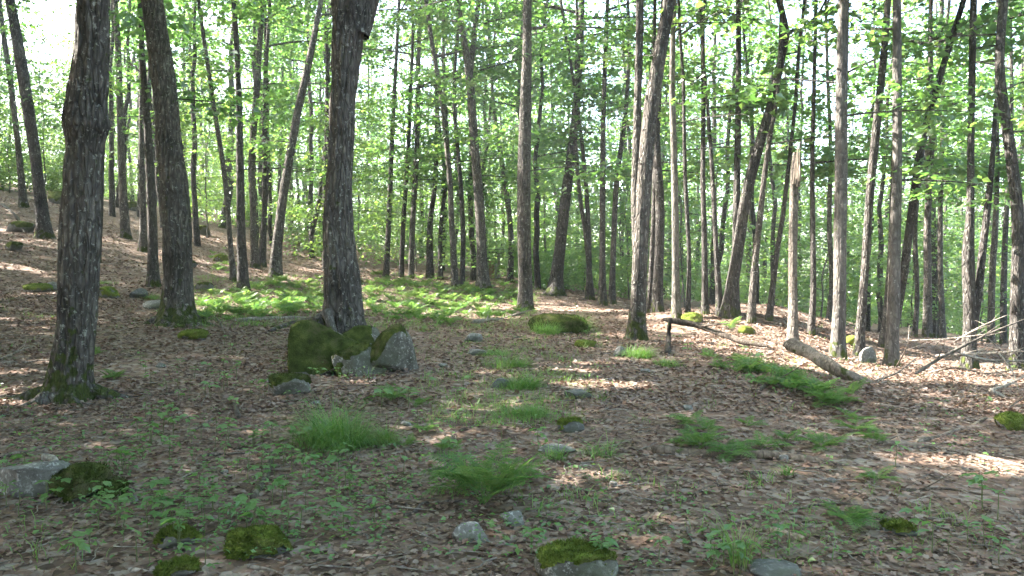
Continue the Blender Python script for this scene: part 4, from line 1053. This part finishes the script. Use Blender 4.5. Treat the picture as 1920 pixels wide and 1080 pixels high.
# ------------------------------------------------------------------ ferns
def frond_geo(r, L=1.0, pairs=15, fine=True, arch=.9):
    """one frond along +y rising then arching over; returns soup"""
    ts = np.linspace(0, 1, 14); ang = 1.15 - arch * 1.25 * ts ** 1.3
    yz = np.cumsum(np.stack([np.cos(ang), np.sin(ang)], 1) / 13 * L, axis=0); yz -= yz[0]
    spine = np.stack([.04 * L * np.sin(ts * 3), yz[:, 0], yz[:, 1]], 1)
    s = Soup(); sp_ = spine if fine else spine[::3]; v, q = tube(sp_, np.linspace(.007, .002, len(sp_)) * L, 3); s.add(v, q, 0)
    P, AX, NM, SC_ = [], [], [], []
    for i in range(pairs):
        t = .22 + .78 * (i + .5) / pairs
        k = t * 13; i0 = min(int(k), 12); p = spine[i0] + (spine[i0 + 1] - spine[i0]) * (k - i0)
        d = spine[i0 + 1] - spine[i0]; d /= np.linalg.norm(d); nrm = np.cross([1, 0, 0], d)
        u = (t - .22) / .78; ln = L * .30 * (np.sin(math.pi * min(1, .28 + .72 * u) ) ** .8 * (1 - .25 * u) + .04)
        for sx in (-1, 1):
            ax = np.array([sx, 0, 0]) + d * .38 + r.normal(0, .07, 3) + [0, 0, -.12]
            ax /= np.linalg.norm(ax)
            if fine:
                m = 7
                for j in range(m):
                    tt = (j + .6) / m; l2 = ln * .27 * (1.05 - tt) + .004
                    for s2 in (-1, 1):
                        a2 = ax * .55 + s2 * np.cross(nrm, ax) * .9
                        P.append(p + ax * ln * tt + nrm * .02 * ln * r.normal()); AX.append(a2); NM.append(nrm + r.normal(0, .2, 3)); SC_.append(l2)
            P.append(p); AX.append(ax); NM.append(nrm + r.normal(0, .2, 3)); SC_.append(ln)
    SC_ = np.array(SC_)
    tv = np.array([[0, 0, 0], [-.19, .42, .05], [0, 1, 0], [.19, .42, .05]]) if fine else np.array([[0, 0, 0], [-.13, .4, .02], [0, 1, -.03], [.13, .4, .02]])
    if fine:
        big = SC_ > L * .07
        sv, sf = stamp(tv, LEAF_F, np.array(P)[~big], frames(np.array(AX)[~big], np.array(NM)[~big]), SC_[~big]); s.add(sv, sf, 0)
        tv2 = tv * [.22, 1, 1]
        sv, sf = stamp(tv2, LEAF_F, np.array(P)[big], frames(np.array(AX)[big], np.array(NM)[big]), SC_[big]); s.add(sv, sf, 0)
    else:
        sv, sf = stamp(tv, LEAF_F, np.array(P), frames(np.array(AX), np.array(NM)), SC_); s.add(sv, sf, 0)
    return s
FROND = [frond_geo(np.random.default_rng(800 + k), arch=[.75, 1.0, .55, 1.2][k]).mesh("frond", [M_FERN]) for k in range(4)]
def fern(label, px, py, w, h, nf, seed, group=None, color=None):
    b = at(px, py); D = b[1]; r = np.random.default_rng(seed)
    L = max(w / 2, h * .95) / F * D * 1.1
    root = thing("fern", label, "fern", tuple(b), group)
    for i in range(nf):
        s = L * r.uniform(.7, 1.15)
        link("frond", FROND[int(r.integers(0, 4))], root, (r.normal(0, .02), r.normal(0, .02), 0), (r.uniform(-.5, .1), r.normal(0, .12), TAU * i / nf + r.uniform(-.4, .4)), (s, s, s * min(1.4, max(.7, h / w * 2))))
    return root
fern("large lush fern spreading above the pale slab", 905, 945, 230, 135, 17, 1)
fern("small side fern growing close to the large lush fern", 960, 905, 110, 70, 8, 2)
fern("dark low fern by itself beside a mossy stone on the near floor", 1592, 985, 150, 70, 12, 3)
fern("pale fern patch below the split boulder, the bigger plant", 735, 752, 110, 50, 11, 4)
fern("small fern at the edge of the pale patch below the boulder", 785, 762, 60, 32, 7, 5)
fern("fern behind the rotten log with fronds over the brown leaves", 1310, 842, 140, 62, 12, 6)
fern("fern at the rotten log's middle, lit yellow green", 1372, 856, 140, 54, 11, 7)
fern("fern between the rotten log and a mossy clod", 1432, 842, 110, 48, 10, 8)
fern("fern above the rotten log's dark end", 1290, 800, 110, 40, 9, 9)
fern("fern at the start of the long thin branch", 1545, 845, 120, 48, 10, 10)
fern("low broad fern uphill of the long thin branch", 1612, 812, 120, 44, 11, 11)
fern("bushy fern hanging on the eroded bank", 1548, 762, 120, 50, 12, 12)
fern("fern at the lower end of the fallen log", 1598, 742, 70, 40, 9, 13)
fern("fern crowding the fallen log's flank, the tallest", 1540, 738, 90, 40, 11, 14)
fern("fern on the bank where the dead pole ends", 1395, 686, 100, 36, 10, 15)
fern("sunlit upright fern standing beside the sunny mound", 1368, 620, 46, 30, 9, 16)
fern("spreading fern near the burl maple's foot", 215, 712, 80, 32, 10, 17)
fern("fern shadowed at the burl maple's mossy side", 178, 668, 50, 26, 8, 18)
fern("low fern below the long thin branch", 1640, 902, 110, 36, 9, 19)
for i, (x, y, w, h) in enumerate([(1350,690,70,26),(1440,700,80,30),(1470,726,80,32),(1520,746,80,34),(1420,720,70,30),(1590,756,60,28),(1330,672,60,22),(1560,764,70,34)]):
    fern("green fern on the bank beside the fallen log", x, y, w, h, 9, 40 + i, group="ferns of the log bank")
for i, (x, y, w, h) in enumerate([(1600,790,90,36),(1640,830,90,34),(1330,812,90,40),(1270,836,70,34),(1480,830,80,34),(1400,800,70,30),(840,850,70,40),(800,812,80,36),(760,840,70,34)]):
    fern("smaller green fern scattered over the leaf litter", x, y, w, h, 8, 60 + i, group="small scattered ferns")
# the fern bed beyond the boulder: many small ferns
BED = []; BEDS = []; MASS = Soup()
for k in range(5):
    rr = np.random.default_rng(850 + k); s = Soup()
    for i in range(8):
        fs = frond_geo(rr, pairs=10, fine=False, arch=rr.uniform(.6, 1.2))
        vv = np.concatenate(fs.v); a = TAU * i / 8 + rr.uniform(-.4, .4); c_, s_ = math.cos(a), math.sin(a)
        vv = vv * rr.uniform(.7, 1.2) @ np.array([[c_, s_, 0], [-s_, c_, 0], [0, 0, 1]])
        n0 = s.n; s.v.append(vv); s.n += len(vv); s.a.append(np.zeros(len(vv)))
        for key, l in fs.f.items(): s.f.setdefault(key, []).extend([x + n0 for x in l])
    BED.append(s.mesh("fern", [M_FERN])); BEDS.append(s)
def in_poly(x, y, poly):
    c = False; n = len(poly)
    for i in range(n):
        (x1, y1), (x2, y2) = poly[i], poly[i - 1]
        if (y1 > y) != (y2 > y) and x < (x2 - x1) * (y - y1) / (y2 - y1) + x1: c = not c
    return c
POLY = [([(372,598),(378,566),(450,545),(520,530),(600,522),(608,592),(520,600),(430,604)], 150, "green fern of the thick bed behind the stout maple", "ferns of the bed by the stout maple"),
        ([(686,535),(760,528),(900,548),(975,560),(980,590),(880,612),(800,612),(720,600),(690,580)], 160, "green fern of the bed running along the path beyond the boulder", "ferns of the path bed"),
        ([(690,518),(800,518),(900,528),(985,548),(985,562),(900,556),(760,540),(690,540)], 70, "low green fern along the far rim of the path bed", "ferns of the far rim"),
        ([(1330,680),(1400,678),(1470,706),(1540,738),(1590,752),(1550,762),(1470,740),(1380,708)], 18, "green fern crowding the bank below the fallen log", "ferns crowding the log bank"),
        ([(400,470),(480,500),(440,530),(390,500)], 14, "fern growing on the slope above the fern bed", "ferns of the slope")]
r = np.random.default_rng(88); GB = []
for poly, n, lab, grp in POLY:
    X = [p[0] for p in poly]; Y = [p[1] for p in poly]; k = 0; PP = []
    while len(PP) < n:
        x, y = r.uniform(min(X), max(X)), r.uniform(min(Y), max(Y))
        if in_poly(x, y, poly): PP.append((y, x))
    PP.sort(reverse=True)
    for k, (y, x) in enumerate(PP):
        b = at(x, y); s = (.15 + .25 * r.uniform() ** 1.2) * (1 if n > 20 else .8)
        if k < .58 * n:
            o = link("fern", BED[k % 5], None, tuple(b), (0, 0, r.uniform(0, TAU)), (s, s, s)); tag(o, lab, "fern", grp)
        else:
            a = r.uniform(0, TAU); c_, s_ = math.cos(a) * s, math.sin(a) * s; bs = BEDS[k % 5]; n0 = MASS.n
            vv = np.concatenate(bs.v) @ np.array([[c_, s_, 0], [-s_, c_, 0], [0, 0, s]]) + b
            MASS.v.append(vv); MASS.n += len(vv); MASS.a.append(np.zeros(len(vv)))
            for key, l in bs.f.items(): MASS.f.setdefault(key, []).extend([q_ + n0 for q_ in l])
    for _ in range(n * 5 if n > 60 else n * 2):
        x, y = r.uniform(min(X) - 30, max(X) + 30), r.uniform(min(Y) - 5, max(Y) + 10)
        GB.append(at(x, y))
tag(link("fern_undergrowth", MASS.mesh("fern_undergrowth", [M_FERN]), kind="stuff"), "far ferns of the beds merging into one green mass", "ferns")
# thin grass growing through and round the fern beds and along the path
for _ in range(420):
    x, y = r.normal(960, 90), r.uniform(620, 800); GB.append(at(x, y))
for _ in range(500):
    x = r.uniform(0, 1900); y = r.uniform(540, 1060)
    if noise3(np.array([[x / 170, y / 60, 0]]), 33, 1.0, 2)[0] > .15: GB.append(at(x, y))
S_ = Soup()
for b in GB:
    v, f = blades(r, int(r.integers(6, 16)), r.uniform(.05, .2), r.uniform(.07, .2), .004 + .0002 * b[1], 1.1, ns=4)
    S_.add(v + b - [0, 0, .01], f)
tag(link("grass", S_.mesh("grass", [M_GRASS]), kind="stuff"), "thin green grass scattered through the ferns and leaf litter", "grass")

# ------------------------------------------------------------------ seedlings
OV = np.array([[0, 0, 0], [-.2, .25, .05], [-.24, .5, .05], [0, 1, -.1], [.24, .5, .05], [.2, .25, .05], [0, .5, 0]])
OLEAF = new_mesh("leaf", OV, np.array([[6, i + 1, i] for i in range(5)] + [[6, 0, 5]]), [M_SEED])
SLEAF = new_mesh("leaf", LOBE_V * [1.15, 1, 1], np.array(LOBE_F), [M_SEED])
v, q = tube(np.array([[0, 0, -.02], [.004, 0, .05], [0, .006, .1], [.004, .003, .15]]), np.array([.0035, .003, .0025, .002]), 5)
SSTEM = new_mesh("stem", v, q, [M_STEM], True)
def seedling(x, y, seed, s, label, group, nl=5):
    r = np.random.default_rng(seed); b = at(x, y)
    root = thing("seedling", label, "seedling", tuple(b), group, r.uniform(0, TAU))
    root.scale = (s, s, s)
    link("stem", SSTEM, root)
    for i in range(nl):
        a = TAU * i / nl + r.uniform(-.5, .5); h = .15 - .05 * (i % 2) * r.uniform(.3, 1.2); l = r.uniform(.045, .09)
        link("leaf", SLEAF if seed % 3 else OLEAF, root, (.004 + .012 * math.cos(a), .003 + .012 * math.sin(a), h), (r.uniform(-.5, .25), r.normal(0, .25), a - math.pi / 2), (l * r.uniform(.55, 1), l, l))
r = np.random.default_rng(99); k = 0
zones = [((0, 700, 870, 1078), 95), ((200, 620, 790, 900), 55), ((250, 520, 640, 760), 40), ((560, 720, 670, 720), 14), ((1300, 1900, 930, 1075), 22), ((700, 1250, 860, 1075), 26), ((1250, 1800, 690, 800), 18), ((700, 900, 700, 800), 16)]
labs = ["little maple seedling in the leaf litter of the near floor", "little maple seedling scattered behind the near seedlings", "little maple seedling between the stout maple and the boulder", "little leafy plant crowding the boulder's foot",
        "little seedling standing on the open brown leaves near the low fern", "little seedling near the pale slab and the large fern", "little seedling on the bank by the fallen log", "little seedling near the pale fern patch"]
for (x0, x1, y0, y1), n in zones:
    i = zones.index(((x0, x1, y0, y1), n))
    cc = [(r.uniform(x0, x1), r.uniform(y0, y1)) for _ in range(max(3, n // 5))]
    for _ in range(n):
        cx_, cy_ = cc[int(r.integers(0, len(cc)))]; x, y = min(max(cx_ + r.normal(0, 55), 5), 1915), min(max(cy_ + r.normal(0, 22), 560), 1078)
        seedling(x, y, 3000 + k, r.uniform(.5, 1.3), labs[i], labs[i].replace("little ", "") + " group", int(r.integers(3, 7))); k += 1
seedling(540, 1005, 3900, 1.5, "taller seedling with broad pale leaves in front of the moss cushion", None, 4)
seedling(1843, 960, 3901, 1.6, "tall pale seedling with drooping leaves beside a thin twig", None, 6)
seedling(995, 1045, 3902, 1.0, "dark round-leaved seedling beside the moss capped stone", None, 5)
seedling(1680, 880, 3903, 1.2, "star-shaped pale seedling by the long thin branch", None, 6)

# ------------------------------------------------------------------ dead leaf litter
r = np.random.default_rng(123)
def litter(n, y0, y1, tv, tf, smin, smax, pw):
    u = r.uniform(0, 1, n); y = (y0 ** pw + u * (y1 ** pw - y0 ** pw)) ** (1 / pw)
    x = r.uniform(-1, 1, n) * (.63 * y + 1.2)
    k = noise3(np.stack([x, y, 0 * x], 1), 61, 2.2, 3) + r.normal(0, .35, n) > -.62; x, y = x[k], y[k]; n = len(x)
    P = np.stack([x, y, ground(x, y) + r.uniform(-.006, .024, n)], 1)
    ax = r.normal(0, 1, (n, 3)) * [1, 1, .22]; nm = r.normal(0, .25, (n, 3)) + [0, 0, 1]
    return stamp(tv, tf, P, frames(ax, nm), smin + (smax - smin) * r.uniform(0, 1, n) ** 1.5)
S_ = Soup()
for cu in (.5, -.35, .9, .2):
    tv = np.array([[0, .02, 0], [0, -.5, 0], [-.36, -.22, .02], [-.46, .12, 0], [-.16, .22, .04], [0, .52, -.04], [.2, .2, .04], [.44, .1, 0], [.32, -.26, .02]]); tv[:, 2] += cu * tv[:, 0] ** 2 + .35 * cu * tv[:, 1] ** 2
    S_.add(*litter(15000, 3.3, 9.5, tv, [[0, i + 1, i] for i in range(1, 8)] + [[0, 1, 8]], .016, .054, 1.0))
for cu in (.12, -.1, .22):
    tv = np.array([[0, -.5, 0], [-.42, -.1, cu], [-.25, .25, cu * .6], [0, .55, -.05], [.25, .25, cu * .6], [.42, -.1, cu]]); tf = [[0, 3, 2], [0, 2, 1], [0, 5, 4], [0, 4, 3]]
    S_.add(*litter(18500, 8.5, 19, tv, tf, .04, .08, 1.1))
    S_.add(*litter(11000, 17, 36, tv, tf, .06, .1, 1.2))
tag(link("leaf_litter", S_.mesh("leaf_litter", [M_DEAD]), kind="stuff"), "carpet of brown dead leaves covering the forest floor", "leaf litter")

# ------------------------------------------------------------------ thin forest haze round everything
m, nt, out = mat("haze_air"); g = N(nt)
pv = g("VolumePrincipled", {"Color": (.93, .97, 1, 1), "Density": 0.0009, "Anisotropy": 0.3})
nt.links.new(pv.outputs[0], out.inputs["Volume"])
zz = gv[:, 2]
hv, hf = box(-101, 101, -41, 151, float(zz.min()) - 1, 36.0)
tag(link("haze", new_mesh("haze", hv, hf, [m]), kind="stuff"), "thin pale haze hanging in the air of the wood", "haze")

# fine broken twigs and bark bits too small to tell apart
r = np.random.default_rng(321); n = 2600
y = 3.5 + 14 * r.uniform(0, 1, n) ** 1.2; x = r.uniform(-1, 1, n) * (.63 * y + 1)
P = np.stack([x, y, ground(x, y) + .018], 1)
tv, tf = tube(np.array([[0, -.5, 0], [.04, -.15, .02], [-.02, .2, .0], [.03, .5, .03]]), np.array([.022, .02, .016, .01]), 4)
v, f = stamp(tv, tf, P, frames(r.normal(0, 1, (n, 3)) * [1, 1, .12], np.tile([0, 0, 1.], (n, 1)) + r.normal(0, .1, (n, 3))), .05 + .22 * r.uniform(0, 1, n) ** 2.5)
me = new_mesh("twig_debris", v, f, [M_WOOD], True)
tag(link("twig_debris", me, kind="stuff"), "fine broken twigs and bark bits strewn over the leaf litter", "debris")

# low leafy ground cover, too small and many to count
r = np.random.default_rng(654); PL = []
while len(PL) < 750:
    x = r.uniform(0, 1910); y = r.uniform(560, 1078)
    wgt = (.9 if x < 720 else .45 if x < 1150 else .3) * (1.0 if noise3(np.array([[x / 150, y / 55, 0]]), 71, 1.0, 2)[0] > .05 else .12)
    if r.uniform() < wgt: PL.append(at(x, y))
PL = np.array(PL); k = 6
P = np.repeat(PL, k, 0) + r.normal(0, 1, (len(PL) * k, 3)) * [.055, .055, 0] + np.stack([np.zeros(len(PL) * k)] * 2 + [r.uniform(.02, .1, len(PL) * k)], 1)
v, f = stamp(LEAF_V * [.8, 1, 1], LEAF_F, P, frames(r.normal(0, 1, P.shape) * [1, 1, .3], r.normal(0, .35, P.shape) + [0, 0, 1]), r.uniform(.018, .05, len(P)))
tag(link("ground_cover", new_mesh("ground_cover", v, f, [M_SEED]), kind="stuff"), "low green ground cover leaves sprinkled over the leaf litter", "ground cover")
